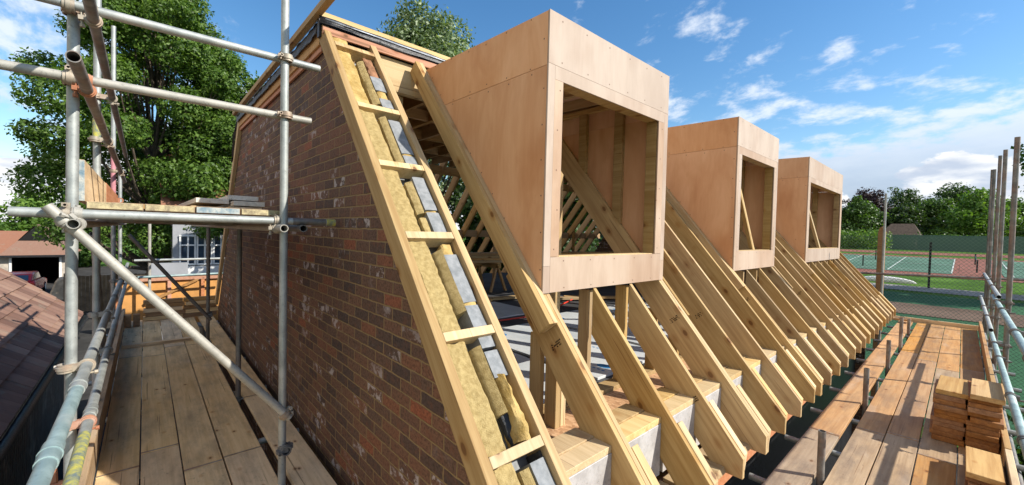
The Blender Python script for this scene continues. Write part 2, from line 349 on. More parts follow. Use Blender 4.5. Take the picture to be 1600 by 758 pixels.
class MB:
    """collects simple solids into one mesh"""
    def __init__(s): s.v = []; s.f = []; s.m = []; s.cm = 0
    def add(s, vs, fs):
        k = len(s.v); s.v += [Vector(x) for x in vs]; s.f += [[i + k for i in f] for f in fs]; s.m += [s.cm] * len(fs); return s
    def box(s, lo, hi):
        x0, y0, z0 = lo; x1, y1, z1 = hi
        return s.add([(x0, y0, z0), (x1, y0, z0), (x1, y1, z0), (x0, y1, z0), (x0, y0, z1), (x1, y0, z1), (x1, y1, z1), (x0, y1, z1)],
                     [(0, 3, 2, 1), (4, 5, 6, 7), (0, 1, 5, 4), (1, 2, 6, 5), (2, 3, 7, 6), (3, 0, 4, 7)])
    def prism(s, pts, y0, y1):
        n = len(pts)   # pts in XZ, extruded along Y
        return s.add([(x, y0, z) for x, z in pts] + [(x, y1, z) for x, z in pts],
                     [tuple(range(n)), tuple(range(2 * n - 1, n - 1, -1))] + [(i, i + n, (i + 1) % n + n, (i + 1) % n) for i in range(n)])
    def bar(s, a, b, w, h, side=None):
        a, b = Vector(a), Vector(b); X, Y, Z = frame(b - a, side)
        vs = [p + Y * sy * w / 2 + Z * sz * h / 2 for p in (a, b) for sy, sz in ((-1, -1), (1, -1), (1, 1), (-1, 1))]
        return s.add(vs, [(3, 2, 1, 0), (4, 5, 6, 7), (0, 1, 5, 4), (1, 2, 6, 5), (2, 3, 7, 6), (3, 0, 4, 7)])
    def tube(s, a, b, r, n=10, r2=None, ri=0):
        a, b = Vector(a), Vector(b); X, Y, Z = frame(b - a); r2 = r if r2 is None else r2
        def ring(p, q): return [p + (Y * math.cos(2 * math.pi * i / n) + Z * math.sin(2 * math.pi * i / n)) * q for i in range(n)]
        if ri:
            vs = ring(a, r) + ring(b, r2) + ring(a, ri) + ring(b, ri); fs = []
            for i in range(n):
                j = (i + 1) % n
                fs += [(i, j, n + j, n + i), (2 * n + j, 2 * n + i, 3 * n + i, 3 * n + j), (j, i, 2 * n + i, 2 * n + j), (n + i, n + j, 3 * n + j, 3 * n + i)]
            return s.add(vs, fs)
        vs = ring(a, r) + ring(b, r2)
        return s.add(vs, [(i, (i + 1) % n, n + (i + 1) % n, n + i) for i in range(n)] + [tuple(range(n - 1, -1, -1)), tuple(range(n, 2 * n))])
    def build(s, name, m, parent=None, Mx=None, bevel=0, smooth=False, mats=None):
        o = mesh(name, s.v, s.f, m, parent, Mx, mats=mats, fm=s.m if mats else None)
        bm = bmesh.new(); bm.from_mesh(o.data); bmesh.ops.recalc_face_normals(bm, faces=bm.faces)
        if bevel: bmesh.ops.bevel(bm, geom=bm.edges[:], offset=bevel, segments=1, affect='EDGES', clamp_overlap=True)
        bm.to_mesh(o.data); bm.free()
        if smooth:
            for p in o.data.polygons: p.use_smooth = True
            o.data.set_sharp_from_angle(angle=R(40))
        return o
def frame(d, side=None):
    X = Vector(d).normalized()
    s = Vector(side) if side is not None else (Vector((0, 0, 1)) if abs(X.z) < .9 else Vector((0, 1, 0)))
    if side is None: s = X.cross(s)
    Y = (s - X * s.dot(X)).normalized(); return X, Y, X.cross(Y)
def MX(o, X, Y, Z):
    m = Matrix((X, Y, Z)).transposed().to_4x4(); m.translation = Vector(o); return m
def beam(name, a, b, w, h, m, parent=None, side=(0, 1, 0), bevel=.002, cuts=None):
    """a squared timber from a to b: local X runs along its length; w along side, h across"""
    a, b = Vector(a), Vector(b); X, Y, Z = frame(b - a, side); L = (b - a).length
    q = MB().box((0, -w / 2, -h / 2), (L, w / 2, h / 2))
    return q.build(name, m, parent, MX(a, X, Y, Z), bevel=bevel)
def tube(name, a, b, m='galv', parent=None, r=.0242, n=20, jitter=.6):
    a, b = Vector(a), Vector(b); X, Y, Z = frame(b - a); L = (b - a).length
    return MB().tube((0, 0, 0), (L, 0, 0), r, n, ri=r * .84).build(name, m, parent, MX(a, X, Y, Z), smooth=True)
def fixed_copy(o, offset, parent=None, name=None):
    c = o.copy(); COL.objects.link(c); c.parent = parent or o.parent
    mx = Matrix.Translation(offset) @ W[o]; 
    if c.parent: c.matrix_parent_inverse = W[c.parent].inverted()
    c.matrix_basis = mx; W[c] = mx
    return c
def coupler(pa, pb, da, db, parent, m='coupler', r=.0242):
    """a scaffold fitting that clamps tube a at pa to tube b at pb"""
    pa, pb, da, db = map(Vector, (pa, pb, da, db)); q = MB(); mid = (pa + pb) / 2
    for p, d in ((pa, da), (pb, db)):
        d = d.normalized(); q.tube(p - d * .022, p + d * .022, r + .0075, 14, ri=r + .0005)
        q.tube(p - d * .009, p + d * .009, r + .0125, 14, ri=r + .0005)
        X, Y, Z = frame(d); o = (pb - pa) if p is pa else (pa - pb)
        sd = d.cross(o); sd = sd.normalized() if sd.length > 1e-6 else Y
        e = p + sd * (r + .018)
        q.bar(e - d * .016, e + d * .016, .026, .022, sd)
        on = o.normalized() if o.length > 1e-6 else Z
        q.tube(e - on * .045, e + on * .035, .0062, 8); q.tube(e - on * .045, e - on * .030, .0115, 6)
    q.bar(pa, pb, .038, .038) if (pb - pa).length > 1e-4 else None
    return q.build('coupler', m, parent, smooth=True)

# ================================================================== SETTING
GZ = -4.6
def gh(y): return GZ if y < 20 else (GZ + (y - 20) * 3.2 / 75 if y < 95 else -1.4)
ys = [-1500, 20, 95, 1500]
vs = []; fs = []
for y in ys: vs += [(-1500, y, gh(y)), (1500, y, gh(y))]
for i in range(3): fs.append((2 * i, 2 * i + 1, 2 * i + 3, 2 * i + 2))
tag(mesh('ground', vs, fs, 'grass'), kind='structure')
def sheet(name, x0, x1, y0, y1, m, off, kind='structure'):
    yy = sorted({y0, y1} | {y for y in (20, 95) if y0 < y < y1}); vs = []; fs = []
    for y in yy: vs += [(x0, y, gh(y) + off), (x1, y, gh(y) + off)]
    for i in range(len(yy) - 1): fs.append((2 * i, 2 * i + 1, 2 * i + 3, 2 * i + 2))
    return tag(mesh(name, vs, fs, m), kind=kind)
sheet('yard', -60, 12, -14, 13.5, 'asphalt', .01)

# ================================================================== HOUSE UNDER CONSTRUCTION
TP = 1.205; c_, s_ = math.cos(math.atan(TP)), math.sin(math.atan(TP))
FX, FZ = -.889, -1.409
def zt(x): return -.375 - (x + 1.747) * TP
U = Vector((-c_, 0, s_)); N = Vector((s_, 0, c_))
def slope_frame(y): return MX((FX, y, FZ), U, Vector((0, -1, 0)), N)
house = empty('unfinished_house', (-5, 6, GZ), 'brick gabled house whose roof is still bare pine rafters with three plywood dormers', 'house')
XB, XE = -9.6, -7.1
# walls
g = MB().prism([(-1.16, GZ), (-1.16, -1.62), (-1.30, zt(-1.30) - .17), (-3.43, zt(-3.43) - .17), (XE - .02, zt(-3.43) - .17), (XB - .02, -1.60), (XB - .02, GZ)], 1.06, 1.1625)
g.build('gable_wall', 'brick', house)
MB().prism([(-1.35, GZ), (-1.35, -1.62), (-3.43, zt(-3.43) - .2), (XE, zt(-3.43) - .2), (XB + .3, -1.60), (XB + .3, GZ)], 11.62, 11.72).build('far_gable_wall', 'brick', house)
MB().box((-1.60, 1.165, GZ), (-1.50, 11.72, -1.66)).build('eaves_wall', 'membrane', house)  # wall coloured black for the deep shade in the eaves gap, not real membrane
MB().box((XB - .02, 1.165, GZ), (XB + .09, 11.61, -1.62)).build('rear_wall', 'brick', house)
MB().box((-9.45, 1.17, -1.30), (-1.27, 11.6, -1.225)).build('floor_slab', 'grey_floor', house)
MB().box((-1.775, 1.40, -1.224), (-1.29, 11.6, -1.206)).build('floor_sheathing', 'osb', house)
MB().box((-1.90, 1.40, -1.224), (-1.778, 11.6, -1.176)).build('sole_plate', 'pine', house, bevel=.002)
MB().box((-1.268, 1.17, -1.655), (-1.075, 11.7, -1.575)).build('wall_plate', 'redwood', house, bevel=.002)
MB().box((-1.50, 1.17, -1.659), (-1.075, 11.7, -1.656)).build('soffit', 'pine_brown', house)
MB().box((-1.07, 1.18, -1.70), (-1.045, 11.7, -1.545)).build('fascia_board', 'redwood', house, bevel=.002)

# front rafters
RD = .215
def rafter_profile(s0, s1, depth=RD, foot=True, plumb=False):
    if foot:
        p = .13; a = (-p * s_, -p * c_)
        k = (depth - p * c_) / s_
        return [(0, 0), (s1, 0), (s1 - (depth / c_ * s_ if plumb else 0), -depth), (a[0] + k * c_, -depth), a]
    return [(s0, 0), (s1, 0), (s1, -depth), (s0, -depth)]
def rafter(y0, y1, s0=0, s1=3.74, foot=True, off=0, name='rafter', m='pine', depth=RD, parent=None):
    pts = [(x, z + off) for x, z in rafter_profile(s0, s1, depth, foot, s1 < 1.5 and foot)]
    q = MB(); q.prism(pts, 0, y1 - y0)
    # local y runs towards -Y of the world
    for v in q.v: v.y = -v.y
    return q.build(name, m, parent or house, slope_frame(y0), bevel=.0022)
STAMP = None
def stamp(raf, s, w_):
    """small inked grade stamp on the near face"""
    q = MB(); rr = random.Random(int(s * 100)); n = 0
    for row in range(3):
        x = -.045 + row * .004
        while x < .045:
            l = rr.choice([.004, .006, .010]); 
            if rr.random() < .68: q.box((s + row * .013 - .013, .0005, w_ + x), (s + row * .013 - .013 + .008, .0015, w_ + x + l)); n += 1
            x += l + .003
    o = q.build('grade_stamp', 'ink', raf, W[raf]); return o
DORM = [(1.83, 3.33), (4.95, 6.43), (8.09, 10.85)]
full = [3.285, 3.320, 3.745, 4.215, 4.685, 4.955, 4.990, 6.34, 6.376, 6.85, 7.30, 7.70, 8.095, 8.130, 10.76, 10.796, 11.22, 11.60]
short = [2.36, 2.83, 5.40, 5.87, 8.56, 9.03, 9.50, 9.97, 10.42]
lst = [(1.835, 2), (1.870, 2)] + [(y, 0) for y in full] + [(y, 1) for y in short]
stamped = {1.835: 1.03, 2.83: .42, 3.285: 1.0, 3.745: .98, 4.955: 1.0, 6.85: .9, 2.36: .75}
for y, sh in lst:
    s1 = 1.345 if sh == 1 else 1.62 if sh == 2 else 3.74
    rf = rafter(y, y + .0335, 0, s1, m='pine')
    if y in stamped and y != 2.36: stamp(rf, stamped[y], -.085)
    dbl = any(abs(y + .035 - yy) < .003 for yy, _ in lst)
    if not dbl:
        q = MB(); q.prism([(.012, .004), (.40 + random.uniform(-.05, .05), .004), (.36, -.10), (.03, -.10), (-.075, -.085)], .0, .058)
        for v in q.v: v.y = -v.y
        q.build('sprocket', 'pine_pale', rf, slope_frame(y + .0350), bevel=.002)
    if not dbl or sh == 1:
        top = zt(-1.82) - .02 - RD / c_ if sh != 1 else -.40
        beam('stud', (-1.825, y + .0225, -1.1755), (-1.825, y + .0225, top), .0445, .092, 'pine', house, side=(0, 1, 0))
# short trimmer pieces outside the dormer cheeks
for (a, b) in DORM:
    for k, yy in enumerate((a - .0385, a - .0775)):
        rafter(yy, yy + .0375, 1.13, 3.74, foot=False, off=.018, name='trimmer', m='pine', depth=.125)
    for k, yy in enumerate((b + .030,)):
        if yy < 11: rafter(yy, yy + .0335, .98, 3.74, foot=False, off=.004, name='trimmer', m='pine', depth=.165)
beam('stud', (-1.69, 1.90, -1.205), (-1.69, 1.90, zt(-1.72) - .30), .0445, .094, 'pine', house)
beam('stud', (-1.69, 1.95, -1.205), (-1.69, 1.95, zt(-1.72) - .30), .0445, .094, 'pine_pale', house)
# foil faced insulation boxes with timber caps between the rafter feet
ry = sorted([1.40] + [y for y, _ in lst if not any(abs(y - .035 - yy) < .003 for yy, _ in lst)])
allr = sorted(y for y, _ in lst)
for a, b in zip(ry, ry[1:]):
    lo = a + .036 + (.035 if any(abs(a + .035 - yy) < .003 for yy in allr) else 0); hi = b - .002
    if hi - lo < .12: continue
    bx = MB().box((-1.50, lo, -1.205), (-1.205, hi, -1.128)); 
    bx = MB().box((-1.44, lo, -1.47), (-1.203, hi, -1.150)).build('insulation_box', 'foil', house, bevel=.002)
    MB().box((-1.45, lo, -1.149), (-1.320, hi, -1.105)).build('timber_cap', 'pine', bx, bevel=.002)
    MB().box((-1.317, lo, -1.149), (-1.206, hi, -1.112)).build('timber_cap', 'pine_pale', bx, bevel=.002)
    if lo < 7:
        q = MB()
        q.prism([(-1.20, -1.50), (-1.00, -1.50), (-.985, -1.535), (-1.20, -1.565)], lo, hi); q.build('eaves_packer', 'pine', house, bevel=.002)
# gable ladder -------------------------------------------------------
LF = slope_frame(0)
def lbox(name, s0, s1, y0, y1, z0, z1, m, parent=house, bevel=.002):
    return MB().box((s0, -y1, z0), (s1, -y0, z1)).build(name, m, parent, LF, bevel=bevel)
q = MB(); q.prism(rafter_profile(0, 3.86, .12), 0, .05)
for v in q.v: v.y = -v.y
q.build('verge_rafter', 'pine', house, slope_frame(1.008), bevel=.002)
q = MB(); q.prism(rafter_profile(0, 3.86, .15), 0, .05)
for v in q.v: v.y = -v.y
q.build('verge_rafter', 'pine', house, slope_frame(1.368), bevel=.002)
for s, m in ((3.65, 'pine'), (2.93, 'pine_pale'), (2.366, 'pine_pale'), (1.80, 'pine_pale'), (1.174, 'pine_pale'), (.594, 'pine_pale'), (.02, 'pine')):
    lbox('noggin', s - .024, s + .024, 1.060, 1.366, -.092, -.001, m)
def rough_strip(name, s0, s1, y0, y1, off, thick, m, amp=.012, res=.02, seed=0, edge=.012, tilt=0):
    """an irregular slab of wool or block lying in the slope"""
    ns = max(3, int((s1 - s0) / res)); nw = max(3, int((y1 - y0) / res)); vs = []; fs = []
    for i in range(ns + 1):
        for j in range(nw + 1):
            s = s0 + (s1 - s0) * i / ns; yy = y0 + (y1 - y0) * j / nw
            e = noise.noise(Vector((s * 6, seed * 3.1 + (j > nw / 2) * 9, 2))) * edge + noise.noise(Vector((s * 23, seed, 5))) * edge * .5
            if j in (0, nw): yy += e * (1 if j == nw else -1)
            if i in (0, ns): s += noise.noise(Vector((yy * 20, seed, 8))) * edge
            h = off + noise.noise(Vector((s * 7, yy * 9, seed))) * amp + noise.noise(Vector((s * 30, yy * 30, seed + 4))) * amp * .55 + tilt * (j / nw - .5)
            if j in (0, nw): h -= amp * .8
            vs.append((s, -yy, h))
    k = len(vs); idx = lambda i, j: i * (nw + 1) + j
    for i in range(ns):
        for j in range(nw): fs.append((idx(i, j), idx(i, j + 1), idx(i + 1, j + 1), idx(i + 1, j)))
    rim = [idx(i, 0) for i in range(ns + 1)] + [idx(ns, j) for j in range(1, nw + 1)] + [idx(i, nw) for i in range(ns - 1, -1, -1)] + [idx(0, j) for j in range(nw - 1, 0, -1)]
    for r in rim: vs.append((vs[r][0], vs[r][1], off - thick))
    n = len(rim)
    for a in range(n): b = (a + 1) % n; fs.append((rim[a], rim[b], k + b, k + a))
    q = MB().add(vs, fs); return q.build(name, m, house, LF, smooth=True)
RS = [3.86, 3.65, 2.93, 2.366, 1.80, 1.174, .594, .02]
for i in range(len(RS) - 1):
    hi, lo = RS[i] - .026, RS[i + 1] + .026
    if hi - lo < .1: hi = lo + .15
    rough_strip('mineral_wool', lo, hi, 1.066, 1.183 + (.010 if i in (3, 4, 5) else 0), -.028 - .01 * (i % 2), .12, 'wool_dark' if i in (0, 1) else 'wool', .011, .011, i, edge=.008)
batts = [(3.52, 3.00, .030), (2.87, 2.41, .026), (2.24, 1.98, .02), (1.95, 1.83, .0), (1.70, 1.30, .05), (1.10, .76, .045), (.52, .10, .02)]
for i, (b, a, t_) in enumerate(batts):
    rough_strip('insulation_batt', a, b, 1.205, 1.245, -.024, .11, 'wool', .004, .02, 20 + i, .004, t_)
for i, (a, b) in enumerate([(3.20, 3.37), (3.0, 3.10), (2.52, 2.86), (2.40, 2.50), (2.02, 2.30), (1.84, 2.00), (1.36, 1.68), (1.09, 1.34), (.93, 1.07), (.10, .53)]):
    rough_strip('concrete_block', a, b, 1.270, 1.358, -.030, .14, 'block', .003, .02, 40 + i, .002)
for i, (a, b) in enumerate([(3.10, 3.20), (1.68, 1.76), (2.50, 2.52), (1.83, 1.86), (1.34, 1.36), (1.985, 2.02), (3.38, 3.62)]):
    rough_strip('mortar_bed', a, b, 1.278, 1.356, -.040, .12, 'wool_dark' if i != 6 else 'mortar_mess', .010, .012, 60 + i)
rough_strip('insulation_batt', .62, .94, 1.278, 1.325, -.02, .12, 'wool_dark', .02, .012, 81, .022, .04)
rough_strip('membrane_offcut', .60, .98, 1.262, 1.36, -.085, .03, 'membrane', .02, .02, 83, .012)
rough_strip('membrane_offcut', .12, .56, 1.345, 1.366, -.04, .1, 'membrane', .01, .02, 84, .002)
# pieces filling below so nothing is seen through
MB().box((.0, -1.366, -.30), (3.7, -1.166, -.15)).build('inner_leaf', 'block', house, LF)

# top plate, header, flat roof
beam('header_beam', (-3.385, 1.425, 1.335), (-3.385, 11.7, 1.335), .27, .07, 'pine_pale', house, side=(0, 0, 1))
beam('ridge_rail', (-3.42, .98, 1.648), (-3.42, 11.8, 1.648), .095, .045, 'pine_pale', house, side=(1, 0, 0))
for i, (yy) in enumerate((1.68, 3.9, 6.9, 9.9)):
    beam('post', (-3.47, yy, -1.2), (-3.47, yy, 1.195), .09, .09, 'pine', house, side=(0, 1, 0))
def wavy(name, a, b, wdir, wd, m, amp=.012, seed=0, parent=house, n=90, wv=.25):
    a, b, wdir = Vector(a), Vector(b), Vector(wdir).normalized(); vs = []; fs = []; d = b - a; nrm = d.cross(wdir).normalized(); k = 6
    for i in range(n + 1):
        for j in range(k):
            p = a + d * i / n + wdir * wd * (j / (k - 1)) * (1 + wv * noise.noise(Vector((i * .21, seed, j * .3))))
            p += nrm * amp * noise.noise(Vector((i * .35, j * .8, seed))); vs.append(p)
    for i in range(n):
        for j in range(k - 1): fs.append((i * k + j, i * k + j + 1, (i + 1) * k + j + 1, (i + 1) * k + j))
    o = mesh(name, vs, fs, m, parent, smooth=True); md = o.modifiers.new('t', 'SOLIDIFY'); md.thickness = .003; return o
wavy('membrane', (-3.335, .98, 1.615), (-3.335, 11.7, 1.615), (.45, 0, -1), .085, 'membrane', .022, 1)
wavy('membrane', (-3.325, 1.02, 1.605), (-3.325, 11.7, 1.60), (.5, 0, -1), .016, 'lead', .008, 2)
MB().box((-3.415, .99, 1.472), (-3.365, 11.7, 1.6245)).build('upstand', 'membrane', house)
beam('fascia_board', (-3.32, 1.0, 1.505), (-3.32, 11.7, 1.505), .055, .02, 'redwood', house, side=(0, 0, 1))
MB().box((-7.15, 1.06, 1.492), (-3.46, 11.72, 1.512)).build('roof_deck', 'pine_brown', house)
yy = 1.30
while yy < 11.7:
    beam('roof_joist', (-3.425, yy, 1.40), (-7.12, yy, 1.40), .045, .18, 'pine_brown', house, side=(0, 1, 0), bevel=0); yy += .42
for xx in (-4.4, -5.3, -6.2):
    beam('strut', (xx, 1.25, 1.38), (xx, 11.5, 1.38), .045, .12, 'pine_brown', house, side=(1, 0, 0), bevel=0)
# gable top edge
beam('verge_rail', (-2.55, .975, 1.640), (-7.25, .975, 1.640), .05, .05, 'pine', house, side=(0, 1, 0))
beam('soffit_board', (-3.45, 1.025, 1.52), (-7.15, 1.025, 1.52), .16, .02, 'pine_brown', house, side=(0, 0, 1))
beam('soffit_board', (-3.45, 1.042, 1.425), (-7.2, 1.042, 1.425), .06, .02, 'redwood', house, side=(0, 0, 1))
wavy('membrane', (-3.45, 1.005, 1.61), (-7.2, 1.005, 1.61), (0, -.1, -1), .10, 'membrane', .012, 5, wv=.05)
wavy('membrane', (-3.40, .995, 1.615), (-7.25, .995, 1.615), (0, -.3, -1), .022, 'lead', .006, 6, wv=.1)
wavy('membrane', (-7.25, 1.005, 1.61), (-7.62, 1.0, 1.05), (0, 0, -1), .08, 'membrane', .03, 7, n=10)
# rear slope
beam('verge_rafter', (-7.13, 1.035, 1.55), (-9.66, 1.035, -1.50), .047, .12, 'pine_pale', house, side=(0, 1, 0))
yy = 1.4
while yy < 11.6:
    beam('rear_rafter', (-7.10, yy, 1.50), (-9.58, yy, -1.48), .046, .17, 'pine_brown', house, side=(0, 1, 0), bevel=0); yy += .45
for zz in (1.30, .0): beam('purlin', (-7.2 - (1.4 - zz) * .85, 1.3, zz - .05), (-7.2 - (1.4 - zz) * .85, 11.6, zz - .05), .07, .17, 'pine_brown', house, side=(1, 0, 0))
for yy in (2.2, 3.8, 5.2, 6.8, 8.4, 10): beam('post', (-8.2, yy, -1.22), (-8.2, yy, .1), .09, .045, 'pine_brown', house, side=(0, 1, 0))

# dormers -------------------------------------------------------------
XF = -1.747; ZT, ZB = 1.365, -.375
def dormer(y0, y1):
    xb = -3.20; zb_ = 1.405; zs = 1.035; th = .015
    xs = XF - (zs - ZB) / TP
    d = MB().prism([(XF - .004, ZT - .019), (XF - .004, ZT - .001), (xb, zb_ - .001), (xb, zb_ - .019)], y0 + th + .002, y1 - th - .002).build('dormer', 'ply_side', house)
    for ya, sg in ((y0, -1), (y1 - th, 1)):
        for pts in ([(XF, ZB + .003), (XF, zs - .0015), (xs, zs - .0015)], [(XF, zs + .0015), (XF, ZT), (xb, zb_), (xs, zs + .0015)]):
            q = MB().prism(pts, ya, ya + th); q.cm = 1
            if sg < 0:
                for (xa_, za_), (xb2, zb2) in zip(pts, pts[1:] + pts[:1]):
                    L = math.hypot(xb2 - xa_, zb2 - za_); cx_ = sum(p[0] for p in pts) / len(pts); cz_ = sum(p[1] for p in pts) / len(pts); n_ = max(1, int(L / .22))
                    for k in range(n_):
                        f = (k + .5) / n_; px, pz = xa_ + (xb2 - xa_) * f, za_ + (zb2 - za_) * f; dd = math.hypot(cx_ - px, cz_ - pz); px += (cx_ - px) / dd * .03; pz += (cz_ - pz) / dd * .03
                        q.box((px - .0042, ya - .0006, pz - .0042), (px + .0042, ya - .0001, pz + .0042))
            q.build('cheek_panel', None, d, mats=['ply_side', 'ply_edge'])
    for ya in (y0 + .002, y1 - .012): MB().box((XF + .0005, ya, ZB + .01), (XF + .0025, ya + .010, ZT - .005)).build('panel_edge', 'ply_edge', d)
    o0, o1 = y0 + .138, y1 - .150; zo0, zo1 = -.148, .960
    f0, f1 = XF + .003, XF + .015
    def screwed(ya, yb, za, zb, rows_):
        q = MB().box((f0, ya, za), (f1, yb, zb)); q.cm = 1
        for z in rows_:
            n_ = max(1, int((yb - ya) / .24))
            for k in range(n_):
                yy_ = ya + (yb - ya) * (k + .5) / n_ + .012 * math.sin(k * 5 + z * 9); q.box((f1 + .0001, yy_ - .0042, z - .0042), (f1 + .0007, yy_ + .0042, z + .0042))
        return q.build('front_panel', None, d, mats=['ply', 'ply_edge'])
    screwed(y0 - .001, y1 + .001, 1.046, ZT + .002, (1.075, 1.33))
    MB().box((f0, y0 + .06, zo1), (f1, y1 - .06, 1.044)).build('front_panel', 'ply', d)
    MB().box((f0, y0 - .001, -.19), (f1, o0, 1.0435)).build('front_panel', 'ply', d, bevel=.001) if False else None
    MB().box((f0, y0 - .001, -.205), (f1, y0 + .0585, 1.044)).build('front_panel', 'ply', d)
    MB().box((f0, y1 - .0585, -.205), (f1, y1 + .001, 1.044)).build('front_panel', 'ply', d)
    screwed(y0 + .0595, o0, -.147, zo1 - .0015, (-.1, .15, .4, .65, .9))
    screwed(o1, y1 - .0595, -.147, zo1 - .0015, (-.1, .15, .4, .65, .9))
    screwed(y0 + .0605, y1 - .0605, ZB + .002, zo0 - .0015, (-.35, -.175))
    MB().box((f0, y0 - .001, ZB), (f1, y0 + .0585, -.2065)).build('front_panel', 'ply', d)
    MB().box((f0, y1 - .0585, ZB), (f1, y1 + .001, -.2065)).build('front_panel', 'ply', d)
    # framing
    xa, xc = XF - .098, XF - .003
    MB().box((xa, o0 - .045, ZB + .02), (xc, o0 + .001, zo1 + .001)).build('jamb', 'pine', d, bevel=.002)
    MB().box((xa, o1 - .001, ZB + .02), (xc, o1 + .045, zo1 + .001)).build('jamb', 'pine', d, bevel=.002)
    MB().box((xa, y0 + th + .002, zo1 + .002), (xc, y1 - th - .002, 1.12)).build('lintel', 'pine', d, bevel=.002)
    MB().box((xa, o0 + .002, -.235), (xc, o1 - .002, zo0 + .003)).build('sill', 'pine_pale', d, bevel=.002)
    for x in (-2.14, -2.56):
        for ya in (y0 + th + .001, y1 - th - .046):
            MB().prism([(x, zt(x) + .005), (x, 1.20), (x - .09, 1.20), (x - .09, zt(x - .09) + .005)], ya, ya + .045).build('stud', 'pine', d, bevel=.002)
    for ya in (y0 + th + .001, y1 - th - .046):
        MB().box((-2.94, ya, 1.2015), (xa - .002, ya + .045, 1.245)).build('wall_head', 'pine', d)
    n = int(round((y1 - y0) / .36))
    for k in range(n + 1):
        ya = y0 + .02 + (y1 - y0 - .085) * k / n
        MB().prism([(xa - .003, 1.247), (xa - .003, 1.341), (-3.18, 1.383), (-3.18, 1.289)], ya, ya + .045).build('dormer_joist', 'pine', d)
    return d
for a, b in DORM: dormer(a, b)
beam('strut', (-1.868, 6.02, -.20), (-1.868, 5.40, .62), .045, .034, 'pine_pale', house, side=(1, 0, 0))
beam('strut', (-1.868, 5.985, -.20), (-1.868, 5.365, .62), .045, .034, 'pine', house, side=(1, 0, 0))
beam('strut', (-1.868, 9.75, -.20), (-1.868, 8.72, .55), .045, .05, 'pine_pale', house, side=(1, 0, 0))

# ================================================================== LEFT SCAFFOLD
DK = -1.745
ls = empty('scaffold', (-5.5, .2, GZ), 'grey tube scaffold of two lifts beside the brick gable wall', 'scaffold')
def std(x, y, z0, z1, m='galv', p=None, lean=(0, 0), name='standard'): return tube(name, (x, y, z0), (x + lean[0], y + lean[1], z1), m, p or ls)
XT = -3.09
S1 = std(-3.145, -.315, GZ, 1.15, 'galv', lean=(-.03, .035))
std(-3.045, .705, GZ, 2.6, 'galv', lean=(-.02, -.02))
std(-4.85, -.315, GZ, 2.6, 'galv', lean=(-.08, .02)); std(-7.6, -.315, GZ, 2.62, 'galv', lean=(-.1, 0)); std(-9.7, -.315, GZ, .92)
MB().tube((-7.66, -.315, .2), (-7.66, -.315, .95), .0255, 16).build('paint_band', 'pink_tube', ls, smooth=True)
MB().tube((-4.87, -.30, .70), (-4.87, -.30, .86), .0255, 16).build('paint_band', 'yellow_paint', ls, smooth=True)
std(-4.93, .715, GZ, .02, 'galv_dark'); std(-7.65, .715, GZ, .02, 'galv_dark'); std(-10.6, .07, GZ, 0, 'galv_pale')
T1 = tube('transom', (XT, -1.3, 1.095), (XT, .915, 1.12), 'galv', ls)
T2 = tube('transom', (XT, -1.2, .735), (XT, .862, .742), 'galv_pale', ls)
T3 = tube('transom', (XT + .01, -.487, .041), (XT + .01, 1.03, .038), 'galv', ls)
MB().tube((XT + .01, .75, .0386), (XT + .01, .965, .0382), .0247, 16).build('paint_band', 'galv_dark', ls, smooth=True)
MB().tube((XT + .01, .97, .0385), (XT + .01, 1.031, .038), .0252, 16, ri=.02).build('paint_band', 'yellow_paint', ls, smooth=True)
tube('guard_rail', (-2.50, -.222, .685), (-9.4, -.25, .685), 'steel_old', ls)
tube('guard_rail', (-2.3, -.198, 1.055), (-9.0, -.225, 1.055), 'steel_old', ls)
tube('guard_rail', (-9.45, -.25, .30), (-10.4, -.25, .30), 'galv', ls)
tube('ledger', (-2.93, -.262, -.012), (-10.3, -.27, -.012), 'galv_pale', ls)
tube('ledger', (-2.90, .66, -.010), (-10.3, .70, -.010), 'galv_pale', ls)
tube('ledger', (-3.0, .80, -.008), (-8.3, .80, -.008), 'galv_dark', ls)
tube('guard_rail', (-.9, -.228, -.765), (-2.75, -.230, -.770), 'galv_teal', ls)
tube('guard_rail', (-2.755, -.230, -.770), (-11.0, -.248, -.80), 'galv', ls)
tube('guard_rail', (-1.3, -.222, -1.08), (-3.3, -.228, -1.085), 'galv', ls)
tube('guard_rail', (-3.305, -.228, -1.085), (-10.9, -.26, -1.10), 'galv', ls)
MB().tube((-1.9, -.2247, -1.0820), (-2.95, -.2265, -1.0840), .0249, 16).build('paint_band', 'yellow_paint', ls, smooth=True)
# flaking paint band becomes patchy
tube('brace', (XT + .055, -.36, .075), (XT + .055, .735, -1.30), 'galv_pale', ls)
tube('brace', (-7.55, -.16, -.16), (-7.55, .74, -1.43), 'galv_dark', ls)
tube('brace', (-5.0, -.33, -.1), (-7.5, -.33, -2.6), 'galv_dark', ls)
tube('guard_rail', (-10.55, -.15, -.715), (-10.55, 1.4, -.705), 'galv', ls)
tube('guard_rail', (-10.55, -.1, -1.04), (-10.55, 1.4, -1.02), 'galv_teal', ls)
for x in (-2.6, -3.9, -5.2, -6.5, -7.8, -9.1):
    tube('deck_transom', (x, -.50 - .04 * math.sin(x * 5), DK - .064), (x, 1.02, DK - .064), 'galv', ls)
for x in (-3.25, -4.9, -6.2, -7.75, -9.0):
    tube('board_transom', (x, -.42, .050 - .03), (x, .74, .050 - .03), 'steel_old', ls) if x != -3.25 else None
tube('ledger', (-.6, -.30, DK - .115), (-10.6, -.30, DK - .115), 'galv_dark', ls); tube('ledger', (-.6, .715, DK - .115), (-10.6, .715, DK - .115), 'galv_dark', ls)
tube('deck_transom', (-2.95, -1.6, -1.60), (-2.95, -.30, -1.36), 'galv_pale', ls)
tube('deck_transom', (-2.42, -.43, -1.47), (-2.42, .1, -1.84), 'galv_teal', ls) if False else None
